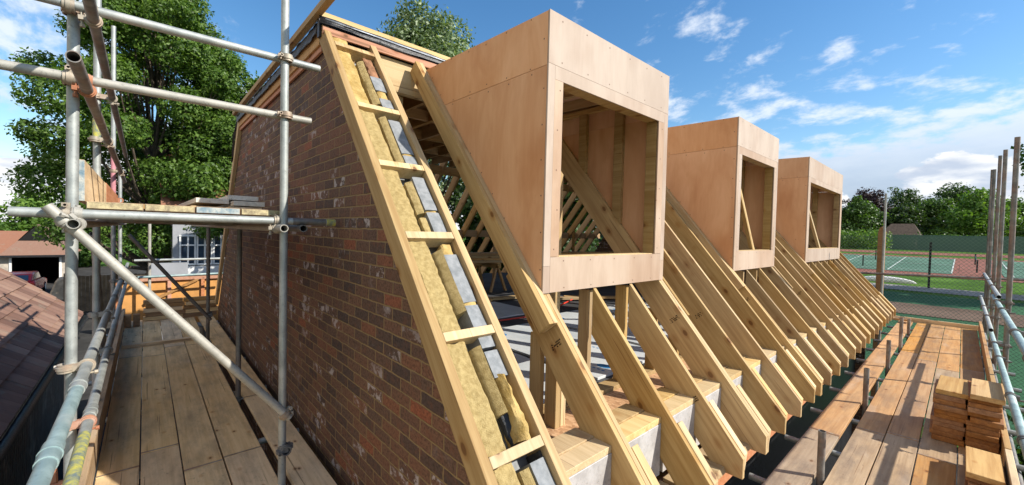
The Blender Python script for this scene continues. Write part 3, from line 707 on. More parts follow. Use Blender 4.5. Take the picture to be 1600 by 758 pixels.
ax, ay, az_ = Vector((1, 0, 0)), Vector((0, 1, 0)), Vector((0, 0, 1))
for pa, pb, da, db, mm in [
    ((-3.17, -.29, 1.10), (XT, -.29, 1.10), az_, ay, 'coupler'), ((XT, -.205, 1.10), (XT, -.202, 1.055), ay, ax, 'coupler'),
    ((-3.165, -.288, .735), (XT, -.288, .735), az_, ay, 'coupler'), ((XT, -.225, .735), (XT, -.225, .687), ay, ax, 'rust'),
    ((-3.045, .70, 1.118), (XT, .70, 1.118), az_, ay, 'coupler'), ((-3.045, .70, .742), (XT, .70, .742), az_, ay, 'coupler'),
    ((-3.148, -.30, .041), (XT + .01, -.30, .041), az_, ay, 'coupler'), ((XT + .01, -.262, .041), (XT + .01, -.262, -.012), ay, ax, 'galv_pale'),
    ((XT + .01, .66, .04), (XT + .01, .66, -.010), ay, ax, 'coupler'), ((XT + .055, -.30, .0), (-3.06, -.265, -.012), Vector((0, .62, -.78)), ax, 'galv_pale'),
    ((-3.045, .705, -1.275), (XT + .055, .705, -1.27), az_, Vector((0, .62, -.78)), 'coupler'),
    ((-3.15, -.310, -.775), (-3.15, -.232, -.775), az_, ax, 'coupler'), ((-3.147, -.312, -1.085), (-3.147, -.228, -1.085), az_, ax, 'rust'),
    ((-4.87, -.31, .69), (-4.87, -.235, .687), az_, ax, 'coupler'), ((-4.89, -.31, 1.055), (-4.89, -.21, 1.055), az_, ax, 'coupler'),
    ((-7.66, -.315, .69), (-7.66, -.245, .687), az_, ax, 'coupler'), ((-7.66, -.315, .3), (-7.66, -.25, .3), az_, ax, 'rust'),
    ((-4.85, -.315, -.775), (-4.85, -.234, -.775), az_, ax, 'galv_dark'), ((-4.85, -.315, -1.09), (-4.85, -.235, -1.09), az_, ax, 'galv_dark'),
    ((-7.6, -.315, -.785), (-7.6, -.24, -.785), az_, ax, 'galv_dark'), ((-3.045, .705, -1.5), (-3.0, .705, -1.5), az_, ax, 'galv_dark'),
    ((-7.65, .715, -1.35), (-7.57, .715, -1.38), az_, Vector((0, .6, -.8)), 'galv_dark'), ((-4.93, .715, -1.78), (-4.93, .66, -1.80), az_, ay, 'galv_dark'),
    ((-2.42, -.27, -1.20), (-2.42, -.24, -1.20), az_, ax, 'rust')][:-1]:
    coupler(pa, pb, da, db, ls, mm)
# sleeve joints on the rails
for p, m_ in (((-1.98, -.2293, -.7680), 'galv_teal'), ((-2.755, -.230, -.770), 'galv'), ((-3.3, -.228, -1.085), 'galv'), ((-5.9, -.2368, -.7815), 'galv_dark')):
    p = Vector(p); MB().tube(p - ax * .075, p + ax * .075, .0285, 18, ri=.0245).tube(p - ax * .004, p + ax * .004, .0315, 18, ri=.0245).build('sleeve', m_, ls, smooth=True)
q = MB()
for k in range(2): q.tube((-2.72 - k * .03, -.33, -1.20 - .045 * k), (-2.72 - k * .03, -.24, -1.20 - .045 * k), .009, 8).tube((-2.72 - k * .03, -.29, -1.20 - .045 * k), (-2.72 - k * .03, -.262, -1.20 - .045 * k), .017, 6)
q.bar((-2.76, -.315, -1.14), (-2.76, -.31, -1.29), .05, .03).build('coupler', 'rust', ls, smooth=True)

def board(x0, x1, y0, y1, zt_, m, label, group, along='X', th=.038, name='scaffold_board', cat='scaffold board', dz=0., band=True, tilt=0.):
    if along == 'X':
        a, b, wd, sd = Vector((max(x0, x1), (y0 + y1) / 2, zt_ - th / 2 + dz)), Vector((min(x0, x1), (y0 + y1) / 2 + tilt, zt_ - th / 2)), abs(y1 - y0), (0, 1, 0)
    else:
        a, b, wd, sd = Vector(((x0 + x1) / 2, y0, zt_ - th / 2 + dz)), Vector(((x0 + x1) / 2 + tilt, y1, zt_ - th / 2)), abs(x1 - x0), (1, 0, 0)
    o = beam(name, a, b, wd, th, m, None, side=sd, bevel=.0025)
    L_ = (b - a).length
    if name == 'scaffold_board' and band:
        for xx in (.004,): MB().box((xx, -wd / 2 - .0008, -th / 2 - .0008), (xx + .02, wd / 2 + .0008, th / 2 + .0010)).build('end_band', 'band_steel', o, W[o])
    tag(o, label, cat, group); return o
def hoop(o, m='foil'):
    """thin steel end band nailed round a scaffold board end"""
# lower left deck
GL = 'boards of the left walkway'
rows = [(-.246, -.026, 'outermost row, against the toe board'), (-.018, .203, 'second row from the toe board'), (.211, .436, 'middle row'), (.447, .690, 'fourth row, beside the gap at the inner poles')]
segs = [(.6, -3.02, 'near'), (-3.03, -6.45, 'central'), (-6.46, -9.75, 'far')]
offs = [(0, 0), (-.10, .2), (.13, -.5), (.02, .3)]
for (a, b, rl), (o1, o2) in zip(rows, offs):
    e = [.6, -3.9 + o1 * 2, -7.2 + o2 * .5, -9.9]
    if rl.startswith('middle'): e = [.6, -3.62, -7.5, -9.9]
    if rl.startswith('fourth'): e = [.6, -3.66, -7.45, -9.9]
    for i, nm in enumerate(('near', 'middle', 'far')):
        board(e[i] - (.004 if i else 0), e[i + 1] + .004, a, b, DK + random.uniform(-.003, .003), 'board_left',
              '%s board of the left walkway, %s' % ({'near': 'nearest', 'middle': 'central', 'far': 'farthest'}[nm], rl), GL)
for i, (a, b) in enumerate(((.6, -4.8), (-4.82, -10.0))):
    board(a, b, .755, .975, DK + .004, 'board_left', ('near' if i == 0 else 'far') + ' board tucked along the foot of the brick gable wall', GL)
board(-7.72, -7.80, -.24, .66, DK + .045, 'board_left', 'timber batten lying across the left walkway in front of the timber stack', None, along='Y', th=.044, name='batten', cat='batten')
# toe boards of the left walkway
for i, (a, b, m_) in enumerate(((.2, -3.25, 'pine_pale'), (-3.26, -6.6, 'board_grey'), (-6.61, -9.9, 'board_grey'))):
    o = beam('toe_board', (a, -.272, DK + .115), (b, -.272, DK + .115), .038, .225, m_, None, side=(0, 1, 0), bevel=.003)
    tag(o, ['pale toe board on edge at the near left walkway corner', 'grey toe board on edge halfway along the left walkway', 'farthest toe board on edge by the left walkway timber stack'][i], 'toe board', 'toe boards of the left walkway')
# upper lift platform
GU = 'boards of the upper platform'
cols = ['yellow_band', 'yellow_band', 'blue_band', 'yellow_band']
for i in range(4):
    y0 = -.232 + i * .232
    o = board(-3.135, -7.0, y0, y0 + .225, .110, 'board_grey', ['outermost board of the upper platform, beside its toe boards', 'second board of the upper platform from the outside', 'blue ended third board of the upper platform', 'innermost board of the upper platform, nearest the bricks'][i], GU)
    MB().box((-.0015, -.110, -.017), (.0012, .110, .017)).build('end_band', cols[i], o, W[o] @ Matrix.Translation((0, 0, 0)))
    q = MB().box((-3.11, y0, .070), (-3.0, y0 + .2, .071))
for i, (a, b) in enumerate(((-3.22, -4.9), (-4.92, -6.9))):
    o = beam('toe_board', (a, -.262, .225), (b, -.262, .215), .036, .225, 'redwood' if i else 'board_left', None, side=(0, 1, 0), bevel=.002)
    tag(o, ('blue ended toe board standing on edge on the upper platform', 'farther toe board standing on edge on the upper platform')[i], 'toe board', 'toe boards of the upper platform')
    if i == 0: MB().box((-.001, -.0175, -.11), (.0015, .0175, .11)).build('end_band', 'blue_band', o, W[o])
GS = 'grey boards stacked on the upper platform'
for i, (a, b, y0, z, m_) in enumerate([(-3.9, -6.7, .50, .150, 'board_left'), (-4.1, -6.6, .27, .150, 'board_left'), (-3.95, -6.6, .53, .200, 'board_white'), (-4.1, -6.4, .30, .205, 'board_white'), (-4.15, -6.5, .52, .255, 'board_white')]):
    board(a, b, y0, y0 + .22, z, 'board_grey' if m_ == 'board_grey' else m_, ['bottom inner grey board of the stack on the upper platform', 'bottom outer grey board of the stack on the upper platform', 'whitened middle board of the upper platform stack', 'pale board leaning out of the upper platform stack', 'topmost pale board of the upper platform stack'][i], GS, tilt=.05 * (i % 3 - 1), dz=.01 * (i == 3))
board(-4.6, -4.68, -.20, .30, .16, 'pine', 'short pine batten lying across the upper platform boards', None, along='Y', th=.04, name='batten', cat='batten')
# far end of the left walkway: timber stack and hoarding
k = 0
for r in range(5):
    for c in range(2):
        z = DK + .005 + r * .073; yy = -.02 + c * .56 + (r % 2) * .03
        o = beam('timber_length', (-9.75, yy, z + .036), (-9.75, yy + (.55 if c == 0 else .50), z + .036), .12, .068, 'pine_brown' if r == 4 else 'post_wood' if (r + c) % 2 else 'board_left', None, side=(1, 0, 0), bevel=.004)
        tag(o, 'timber in the far walkway end stack, %s course, %s end' % (['bottom', 'second', 'middle', 'fourth', 'top'][r], 'outer' if c == 0 else 'wall'), 'timber', 'timbers stacked at the far walkway end')
h_ = empty('hoarding', (-10.95, .4, DK), 'orange plywood hoarding panel with a diagonal brace beyond the left walkway', 'hoarding')
MB().box((-10.98, -.45, -2.1), (-10.96, 1.9, -1.10)).build('panel', 'orange_ply', h_)
for y in (-.42, .35, .9, 1.5): MB().box((-10.958, y, -2.1), (-10.91, y + .06, -1.11)).build('stud', 'redwood', h_)
MB().box((-10.958, -.45, -1.16), (-10.90, 1.9, -1.10)).build('rail', 'redwood', h_)
MB().bar((-10.925, .0, -1.62), (-10.925, .85, -1.16), .05, .05).build('brace', 'post_wood', h_)
for i, yy in enumerate((-.21, -.10)):
    o = beam('timber_block', (-9.25, yy, DK + .11), (-9.35, yy, DK + .11), .085, .20, 'post_wood', None, bevel=.003)
    tag(o, ['dark timber block upright by the toe board at the far walkway end', 'dark timber block beside the far walkway stack'][i], 'timber block')
o = tube('loose_tube', (-7.2, .60, DK + .30), (-7.25, .62, DK + .005), 'galv_dark'); tag(o, 'short dark tube stub standing up near the far inner pole', 'tube')

# ================================================================== RIGHT SCAFFOLD
rs = empty('scaffold', (0, 7, GZ), 'grey tube scaffold with two guard rails along the eaves facing the tennis courts', 'scaffold')
XR = .385
for y, top, m_ in ((7.62, 1.27, 'steel_old'), (9.75, 1.45, 'steel_old'), (11.2, 1.57, 'steel_old'), (13.1, 1.56, 'galv_dark'), (14.3, 1.7, 'steel_old'), (3.4, .2, 'galv')):
    if y != 3.4: std(XR, y, GZ, top, m_, rs)
tube('guard_rail', (.300, 1.2, -.685), (.300, 8.6, -.70), 'galv_teal', rs); tube('guard_rail', (.325, 8.0, -.66), (.33, 13.6, -.64), 'galv', rs)
tube('guard_rail', (.295, 1.2, -1.20), (.295, 8.75, -1.20), 'galv_teal', rs); tube('guard_rail', (.285, 8.3, -1.13), (.29, 13.4, -1.12), 'galv', rs)
for y in (1.9, 4.0, 5.1, 6.7):
    for z, xx in ((-.69, .30), (-1.20, .295)):
        p = Vector((xx, y, z)); MB().tube(p - ay * .03, p + ay * .03, .0305, 18, ri=.0245).tube(p - ay * .005, p + ay * .005, .034, 18, ri=.0245).bar(p + Vector((.03, -.02, 0)), p + Vector((.03, .02, 0)), .03, .03).tube(p + Vector((.03, 0, -.02)), p + Vector((.09, 0, -.02)), .008, 8).build('coupler', 'galv_dark', rs, smooth=True)
for y in (7.62, 9.75, 11.2, 13.1):
    far = y > 8.3
    coupler((XR, y, -.69 if not far else -.65), ((.30 if not far else .327), y, -.69 if not far else -.65), az_, ay, rs, 'steel_old')
    coupler((XR, y, -1.2 if not far else -1.125), ((.295 if not far else .287), y, -1.2 if not far else -1.125), az_, ay, rs, 'steel_old')
stubs = [(3.70, -1.40), (5.75, -1.36), (7.7, -1.37), (9.4, -1.26), (10.9, -1.47)]
for y, zt2 in stubs: std(-.645, y, GZ, zt2, 'steel_old', rs)
y = 2.5
while y < 12.6:
    tube('deck_transom', (-1.03, y, DK - .064), (.55, y, DK - .064), 'galv', rs); y += .93
tube('ledger', (-.60, 1, DK - .115), (-.60, 12.8, DK - .115), 'galv_dark', rs); tube('ledger', (.36, 1, DK - .115), (.36, 13, DK - .115), 'galv_dark', rs)
tube('guard_rail', (-1.9, 12.93, -.78), (1.6, 12.93, -.66), 'steel_old', rs)
std(-1.27, 13.1, GZ, 1.15, 'galv', rs)
# boards of the right walkway
GR = 'boards of the right walkway'
rr_rows = [(-.90, -.682, 'inner row below the rafter feet'), (-.612, -.415, 'second row, beside the upright stubs'), (-.408, -.200, 'middle row'), (-.192, .025, 'fourth row, left of the plank piles'), (.033, .250, 'outer row against the toe board')]
br = [[-.8, 4.6, 8.9, 12.55], [-.8, 4.95, 9.0, 12.55], [-.8, 5.05, 8.6, 12.55], [-.8, 4.75, 8.2, 12.55], [-.8, 5.0, 8.45, 12.55]]
tone = [['board_grey', 'board_right', 'board_right'], ['board_grey', 'board_right', 'board_right'], ['board_grey', 'board_right', 'board_right'], ['board_right', 'board_grey', 'board_right'], ['board_grey', 'board_right', 'board_right']]
for ri_, ((a, b, rl), e) in enumerate(zip(rr_rows, br)):
    for i in range(3):
        board(a, b, e[i] + .004, e[i + 1] - .004, DK + random.uniform(-.004, .004) + (.0 if i else .002), tone[ri_][i], '%s board of the right walkway, %s' % (('nearest', 'central', 'farthest')[i], rl), GR, along='Y')
for y0 in (): pass
for i, (a, b) in enumerate(((.9, 4.9), (4.92, 8.6), (8.62, 12.55))):
    o = beam('toe_board', (.285, a, DK + .085), (.285, b, DK + .085), .038, .20, ('board_left', 'offcut', 'board_right')[i], None, side=(1, 0, 0), bevel=.003)
    tag(o, ('nearest toe board on edge along the right walkway', 'central toe board on edge right of the plank piles', 'farthest toe board on edge along the right walkway')[i], 'toe board', 'toe boards of the right walkway')
o = beam('toe_board', (-1.6, 12.62, DK + .03), (.32, 12.62, DK + .03), .038, .10, 'board_left', None, side=(0, 1, 0)); tag(o, 'low board on edge closing the far end of the right walkway', 'toe board')
o = board(-1.20, -.70, 12.15, 12.36, DK + .09, 'board_right', 'short board bridging the gap at the far rafter foot', None); 
# piles of offcut planks
def pile(x0, x1, y0, y1, n, where, seed):
    rr = random.Random(seed); z = DK + .004
    for i in range(n):
        th = .038 + rr.uniform(0, .004); dx, dy = rr.uniform(-.012, .012), rr.uniform(-.035, .035)
        o = beam('plank_offcut', ((x0 + x1) / 2 + dx, y0 + dy, z + th / 2), ((x0 + x1) / 2 + dx + rr.uniform(-.015, .015), y1 + dy, z + th / 2), (x1 - x0) - rr.uniform(0, .012), th, 'offcut' if i == n - 1 else 'offcut_dark', None, side=(1, 0, 0), bevel=.003)
        ordn = 'top' if i == n - 1 else 'bottom' if i == 0 else ['', 'second', 'third', 'fourth', 'fifth', 'sixth', 'seventh', 'eighth', 'ninth', 'tenth', 'eleventh', 'twelfth'][i]
        tag(o, '%s short plank %sin the %s' % (ordn, '' if ordn in ('top', 'bottom') else 'from the bottom ', where), 'plank', 'short planks piled on the right walkway'); z += th + .0003
pile(-.135, .070, 5.22, 5.80, 11, 'left tall pile on the right walkway', 3)
pile(.078, .268, 5.16, 5.78, 12, 'right tall pile beside the toe board', 5)
pile(.068, .258, 4.28, 4.82, 4, 'low near pile by the toe board', 9)

# ================================================================== THINGS INSIDE THE ROOF
FL = -1.222
GI = 'pale insulation sheets lying on the loft floor'
il = ['nearest the gable blockwork', 'second from the gable, under the first dormer', 'third from the gable', 'below the second dormer', 'beyond the second dormer', 'farthest from the gable']
yy = 1.55
for i in range(6):
    x0 = -3.95 + .12 * math.sin(i * 2.1); o = MB().box((x0, yy, FL), (-1.96 - .05 * (i % 2), yy + 1.19, FL + .022)).build('insulation_sheet', 'insul_board', bevel=.002)
    tag(o, 'pale sheet with blue marks on loft floor, ' + il[i], 'insulation sheet', GI)
    for k in range(5):
        rr = random.Random(i * 7 + k); cx, cy = x0 + .25 + .36 * k, yy + .3 + .55 * (k % 2); n = 20
        vs = [(cx + .075 * math.cos(2 * math.pi * j / n), cy + .05 * math.sin(2 * math.pi * j / n), FL + .0235) for j in range(n)]
        mesh('printed_mark', vs, [tuple(range(n))], 'blue_mark', o)
        for q_ in range(4): mesh('printed_mark', [(cx - .1 + q_ * .05, cy - .12, FL + .0235), (cx - .07 + q_ * .05, cy - .12, FL + .0235), (cx - .07 + q_ * .05, cy - .1, FL + .0235), (cx - .1 + q_ * .05, cy - .1, FL + .0235)], [(0, 1, 2, 3)], 'blue_mark', o)
    yy += 1.27
for i in range(2):
    o = MB().box((-5.4, 1.6 + i * 2.0, FL), (-4.35, 1.6 + i * 2.0 + .9, FL + .02)).build('insulation_sheet', 'insul_board', bevel=.002)
    tag(o, 'pale sheet in the second row inward on loft floor, ' + ['by the gable', 'level with the first dormer', 'level with the second dormer', 'farthest'][i], 'insulation sheet', GI)
def stringy(name, pts, r, m, label, cat):
    q = MB()
    for a, b in zip(pts, pts[1:]): q.tube(a, b, r, 6)
    return tag(q.build(name, m, smooth=True), label, cat)
stringy('cord', [(-3.6, 1.5, FL + .028), (-4.2, 2.9, FL + .028), (-4.1, 4.3, FL + .03), (-5.0, 6.4, FL + .028)], .012, 'red_plastic', 'red cord lying across the loft floor sheets', 'cord')
def stack_at(x, y, z0, n, L, ang, where, m='pine_brown'):
    for i in range(n):
        for j in range(2):
            d = Vector((math.cos(ang), math.sin(ang), 0)); s = Vector((-d.y, d.x, 0)) * (j - .5) * .19; p = Vector((x, y, z0 + i * .052)) + s + d * random.uniform(-.05, .05)
            o = beam('timber_length', p - d * L / 2, p + d * L / 2, .17, .047, m if (i + j) % 2 else 'pine', None, side=(-d.y, d.x, 0), bevel=.002)
            tag(o, 'roof timber in the stack %s, layer %s, %s side' % (where, ['one', 'two', 'three', 'four', 'five', 'six', 'seven'][i], ('near', 'far')[j]), 'timber', 'roof timbers stacked ' + where)
stack_at(-7.0, 4.6, -.62, 4, 2.6, 1.25, 'on loft trestles')
stack_at(-6.3, 8.2, -.62, 4, 2.4, 1.4, 'deep in the loft')
for k, (x, y) in enumerate(((-7.25, 3.7), (-6.75, 5.4), (-6.45, 7.4), (-6.15, 9.0))):
    t_ = empty('trestle', (x, y, FL), 'timber trestle under the %s end of the %s stack' % (('near', 'far')[k % 2], ('loft', 'deep loft')[k // 2]), 'trestle')
    MB().box((x - .4, y - .045, -.74), (x + .4, y + .045, -.648)).build('crossbar', 'pine', t_)
    for sx in (-1, 1):
        for sy in (-1, 1): MB().bar((x + sx * .33, y + sy * .03, -.75), (x + sx * .38, y + sy * .2, FL + .002), .045, .045).build('leg', 'pine_brown', t_)
for i, (x, y, a, L) in enumerate([(-5.2, 3.6, 1.9, 1.8), (-5.6, 4.2, 1.4, 2.2), (-5.9, 3.5, 1.2, 1.5), (-4.9, 5.6, 1.1, 1.4), (-4.6, 6.3, .9, 1.2), (-6.0, 2.6, 1.7, 1.6)]):
    d = Vector((math.cos(a), math.sin(a), 0)); p = Vector((x, y, FL + .045))
    o = beam('loose_timber', p - d * L / 2, p + d * L / 2, .14, .04, 'pine' if i % 2 else 'offcut', None, side=(-d.y, d.x, 0)); tag(o, ['longest', 'dark', 'short', 'pale', 'small orange', 'rear'][i] + ' loose timber lying on the loft floor near the trestles', 'timber', 'loose timbers on the loft floor')
sl_ = empty('step_ladder', (-5.05, 3.05, FL), 'silver aluminium step ladder standing open in the loft behind the dormer', 'step ladder')
for sx, n_ in ((-.22, 'a'), (.22, 'b')):
    MB().bar((-5.05 + sx * .8, 3.15, .02 - .05), (-5.05 + sx, 2.85, FL + .002), .03, .055).build('rail', 'alu', sl_)
    MB().bar((-5.05 + sx * .8, 3.17, .0 - .05), (-5.05 + sx, 3.75, FL + .002), .025, .03).build('rear_leg', 'alu', sl_)
for k in range(4):
    z = FL + .25 + k * .24; f = (z - FL) / 1.2; MB().box((-5.25, 2.86 + f * .28, z), (-4.85, 2.94 + f * .28, z + .022)).build('step', 'alu', sl_)
c_b = empty('bucket', (-5.7, 7.0, FL), 'white and red plastic tub on the loft floor beneath the dormer sill', 'tub')
MB().tube((-5.7, 7.0, FL + .005), (-5.7, 7.0, FL + .22), .10, 18, .12).build('body', 'white_paint', c_b, smooth=True)
MB().tube((-5.7, 7.0, FL + .242), (-5.7, 7.0, FL + .25), .125, 18).build('lid', 'red_plastic', c_b, smooth=True)

# ================================================================== NEXT DOOR, LEFT
nb = empty('outbuilding', (-10, -4, GZ), 'low outbuilding with a large brown tiled roof left of the scaffold', 'outbuilding')
PT = math.tan(R(42)); ye, ze, xe0, xe1 = -1.15, -2.30, -3.4, -14.4
cp, sp_ = math.cos(R(42)), math.sin(R(42))
tl = MB(); rt = random.Random(4); RW, TW = .30, .33
for row in range(17):
    s0 = row * RW; off = (row % 2) * TW / 2
    k = 0; x = xe0 + off
    while x > xe1:
        x2 = max(x - TW + .006, xe1); h = rt.uniform(-.003, .003); a, b = s0, s0 + RW + .05
        def P(xx, s, n): return (xx, ye - s * cp + n * sp_, ze + s * sp_ + n * cp)
        t0, t1 = .052 + h, .014 + h; cur = .016
        vs = [P(x, a, t0 - .022), P((x + x2) / 2, a, t0 - .022 + cur), P(x2, a, t0 - .022), P(x2, a, t0), P((x + x2) / 2, a, t0 + cur), P(x, a, t0), P(x, b, t1), P((x + x2) / 2, b, t1 + cur), P(x2, b, t1)]
        tl.add(vs, [(0, 1, 4, 5), (1, 2, 3, 4), (5, 4, 7, 6), (4, 3, 8, 7), (0, 5, 6), (2, 8, 3)]); x -= TW
tl.build('roof', 'tile', nb)
MB().prism([(xe1, 0), (xe1, 0), (xe1, 0)], 0, 0) if False else None
top = 17 * RW
mesh('roof_underlay', [(xe0, ye, ze - .01), (xe1 + .02, ye, ze - .01), (xe1 + .02, ye - top * cp, ze - .01 + top * sp_), (xe0, ye - top * cp, ze - .01 + top * sp_), (xe1 + .02, ye - 2 * top * cp, ze), (xe0, ye - 2 * top * cp, ze)], [(0, 1, 2, 3), (3, 2, 4, 5)], 'dark_void', nb)
q = MB()
for i in range(16):   # verge tiles
    a, b = i * RW, i * RW + RW + .03; y1_, z1_ = ye - a * cp, ze + a * sp_; y2_, z2_ = ye - b * cp, ze + b * sp_
    q.bar((xe1 - .03, y1_, z1_ + .035), (xe1 - .03, y2_, z2_ + .012), .13, .10, (1, 0, 0))
q.build('verge', 'tile', nb)
gt = MB().tube((xe0, ye + .07, ze - .05), (xe1, ye + .07, ze - .05), .055, 12); gt.build('gutter', 'membrane', nb, smooth=True)
MB().box((xe1 + .2, ye - 7, GZ), (xe0 - .1, ye - .22, ze - .06)).build('wall', 'fence_old', nb)
sl = MB(); x = xe0 - .1
while x > xe1 + .2: sl.box((x - .10, ye - .215, GZ), (x, ye - .19, ze - .07)); x -= .125
sl.build('boarding', 'galv_dark', nb)

gr = empty('garage', (-47, -6, GZ), 'garage with an orange hipped roof and an open dark doorway', 'garage')
gx = -44.0; gy0, gy1 = -13.5, -4.28
MB().box((gx - .25, gy0, GZ), (gx, -6.95, -2.45)).build('wall', 'stone', gr); MB().box((gx - .25, -4.5, GZ), (gx, gy1, -2.45)).build('wall', 'stone', gr)
MB().box((gx - .25, -6.95, -2.62), (gx, -4.5, -2.45)).build('lintel', 'path_grey', gr)
for a in (-6.95, -4.62): MB().box((gx + .002, a, GZ), (gx + .06, a + .12, -2.60)).build('door_frame', 'white_paint', gr)
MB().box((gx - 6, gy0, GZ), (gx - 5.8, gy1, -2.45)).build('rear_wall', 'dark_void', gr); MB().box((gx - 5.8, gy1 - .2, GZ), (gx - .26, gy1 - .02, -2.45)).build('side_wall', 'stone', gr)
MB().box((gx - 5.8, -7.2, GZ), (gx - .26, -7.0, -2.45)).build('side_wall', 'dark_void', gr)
def tris(name, vs, fs, m, p): return mesh(name, vs, fs, m, p)
zr = -.55
tris('roof', [(gx + .3, gy0, -2.42), (gx + .3, gy1 + .3, -2.42), (gx - 6.3, gy1 + .3, -2.42), (gx - 6.3, gy0, -2.42), (gx - 3, gy0, zr - .25), (gx - 3, gy1 - 2.0, zr - .25)],
     [(0, 1, 5, 4), (1, 2, 5), (2, 3, 4, 5)], 'tile_orange', gr)
pr = [(gx + .5, -7.35, -2.44), (gx + .5, gy1 + .25, -2.44), (gx + .15, -6.55, -1.42), (gx + .15, -4.95, -1.42), (gx + .0, -5.75, -.28), (gx - 3.6, -5.75, -.28), (gx - 3.6, -7.35, -2.44), (gx - 3.6, gy1 + .25, -2.44)]
tris('hip_roof', pr, [(0, 1, 3, 2), (0, 2, 4, 5, 6), (1, 7, 5, 4, 3)], 'tile', gr)
tris('gable_vent', [(gx + .17, -6.5, -1.41), (gx + .17, -5.0, -1.41), (gx + .05, -5.75, -.42)], [(0, 1, 2)], 'dark_void', gr)
MB().box((gx + .4, -7.4, -2.55), (gx + .55, gy1 + .3, -2.42)).build('gutter', 'membrane', gr)

def car(x, y, m, label):
    c = empty('parked_car', (x, y, GZ), label, 'car'); z = GZ
    def body(pts, w, name, mm, bev):
        q = MB(); q.prism([(x + a, z + b) for a, b in pts], y - w / 2, y + w / 2); return q.build(name, mm, c, bevel=bev)
    body([(-2.0, .35), (-2.05, .70), (-1.9, .82), (-1.0, .93), (1.85, .98), (2.0, .85), (2.02, .40), (1.6, .25), (-1.7, .25)], 1.72, 'body', m, .06)
    body([(-1.05, .92), (-.25, 1.42), (.9, 1.46), (1.55, 1.38), (1.86, .96)], 1.44, 'cabin', m, .05)
    q = MB(); q.add([(x + 1.73 + .1, y - .58, z + 1.02), (x + 1.73 + .1, y + .58, z + 1.02), (x + 1.60, y + .55, z + 1.33), (x + 1.60, y - .55, z + 1.33)], [(0, 1, 2, 3)])
    o = q.build('rear_window', 'glass_dark', c)
    for s in (-1, 1):
        q = MB(); q.add([(x - .8, y + s * .726, z + 1.0), (x + 1.4, y + s * .726, z + 1.02), (x + 1.2, y + s * .724, z + 1.34), (x - .15, y + s * .724, z + 1.36)], [(0, 1, 2, 3)]); q.build('side_window', 'glass_dark', c)
        MB().box((x + 1.99, y + s * .75 - .08, z + .68), (x + 2.035, y + s * .75 + .08, z + .9)).build('tail_light', 'red_plastic', c)
        for a in (-1.3, 1.3):
            w_ = MB().tube((x + a, y + s * .70, z + .31), (x + a, y + s * .88, z + .31), .31, 20).build('wheel', 'rubber', c, smooth=True)
            MB().tube((x + a, y + s * .872, z + .31), (x + a, y + s * .886, z + .31), .19, 12).build('rim', 'alu', w_)
    MB().box((x + 2.0, y - .8, z + .32), (x + 2.08, y + .8, z + .52)).build('bumper', 'rubber', c, bevel=.02)
    return c
car(-39.0, -5.72, 'red_car', 'red hatchback parked nose in before the open garage')
tp = empty('covered_pile', (-36, -3.2, GZ), 'brown tarpaulin covered pile beside the red car', 'covered pile')
q = MB(); q.add([(-35.2, -4.2, GZ), (-35.2, -2.9, GZ), (-37, -2.9, GZ), (-37, -4.2, GZ), (-35.6, -3.9, -3.5), (-35.6, -3.2, -3.25), (-36.8, -3.2, -3.3), (-36.8, -3.9, -3.4)], [(0, 1, 5, 4), (1, 2, 6, 5), (2, 3, 7, 6), (3, 0, 4, 7), (4, 5, 6, 7)]); q.build('sheet', 'tarp', tp, bevel=.08)
fn = empty('garden_fence', (-30, -1, GZ), 'weathered close boarded fence behind the yard below the lime tree', 'fence')
q = MB(); y = -3.0
while y < 1.0: q.box((-30.03, y, GZ), (-30.0, y + .14, -2.75 + .02 * math.sin(y * 9))); y += .15
q.build('boards', 'fence_old', fn)
for y in (-3, -1.2, .6): MB().box((-29.99, y, GZ), (-29.9, y + .1, -2.6)).build('post', 'fence_old', fn)
# grey garden wall, hanging basket, neighbour house with white windows
wl = MB().box((-21.2, .10, GZ), (-21.0, 1.30, -1.55)).build('garden_wall', 'render_wall'); tag(wl, 'grey rendered wall beyond the orange plywood hoarding', 'wall')
nh = empty('neighbour_house', (-25, 5, GZ), 'pale house with white framed windows behind the far left guard rails', 'house')
HX = -23.0
MB().box((HX - 6, .9, GZ), (HX - .02, 12, .9)).build('wall', 'render_wall', nh)
for y in (1.15, 1.75, 2.35, 2.95, 4.4, 5.0):
    w_ = MB().box((HX - .015, y, -1.75), (HX + .02, y + .52, -.55)).build('window', 'glass_dark', nh)
    q = MB()
    for a in (y - .03, y + .24, y + .49): q.box((HX + .022, a, -1.80), (HX + .07, a + .06, -.50))
    for z in (-1.80, -.95, -.53): q.box((HX + .072, y - .03, z), (HX + .09, y + .55, z + .07))
    q.build('frame', 'white_paint', w_)
MB().box((HX + .0, .95, -2.15), (HX + .45, 6, -1.85)).build('sill', 'white_paint', nh); MB().box((HX - .015, .95, -2.9), (HX + .1, 6, -2.16)).build('plinth', 'redwood', nh)
mesh('roof', [(HX + .4, .5, .8), (HX + .4, 12.4, .8), (HX - 3, 12.4, 3.4), (HX - 3, .5, 3.4), (HX - 6.4, .5, .8), (HX - 6.4, 12.4, .8)], [(0, 1, 2, 3), (3, 2, 5, 4)], 'tile_orange', nh)
o = empty('hanging_basket', (-20.2, -.18, -2.0), 'red flower basket hanging near the grey garden wall', 'hanging basket')
MB().tube((-20.2, -.18, -2.12), (-20.2, -.18, -1.92), .10, 14, .24).build('basket', 'soil', o, smooth=True)

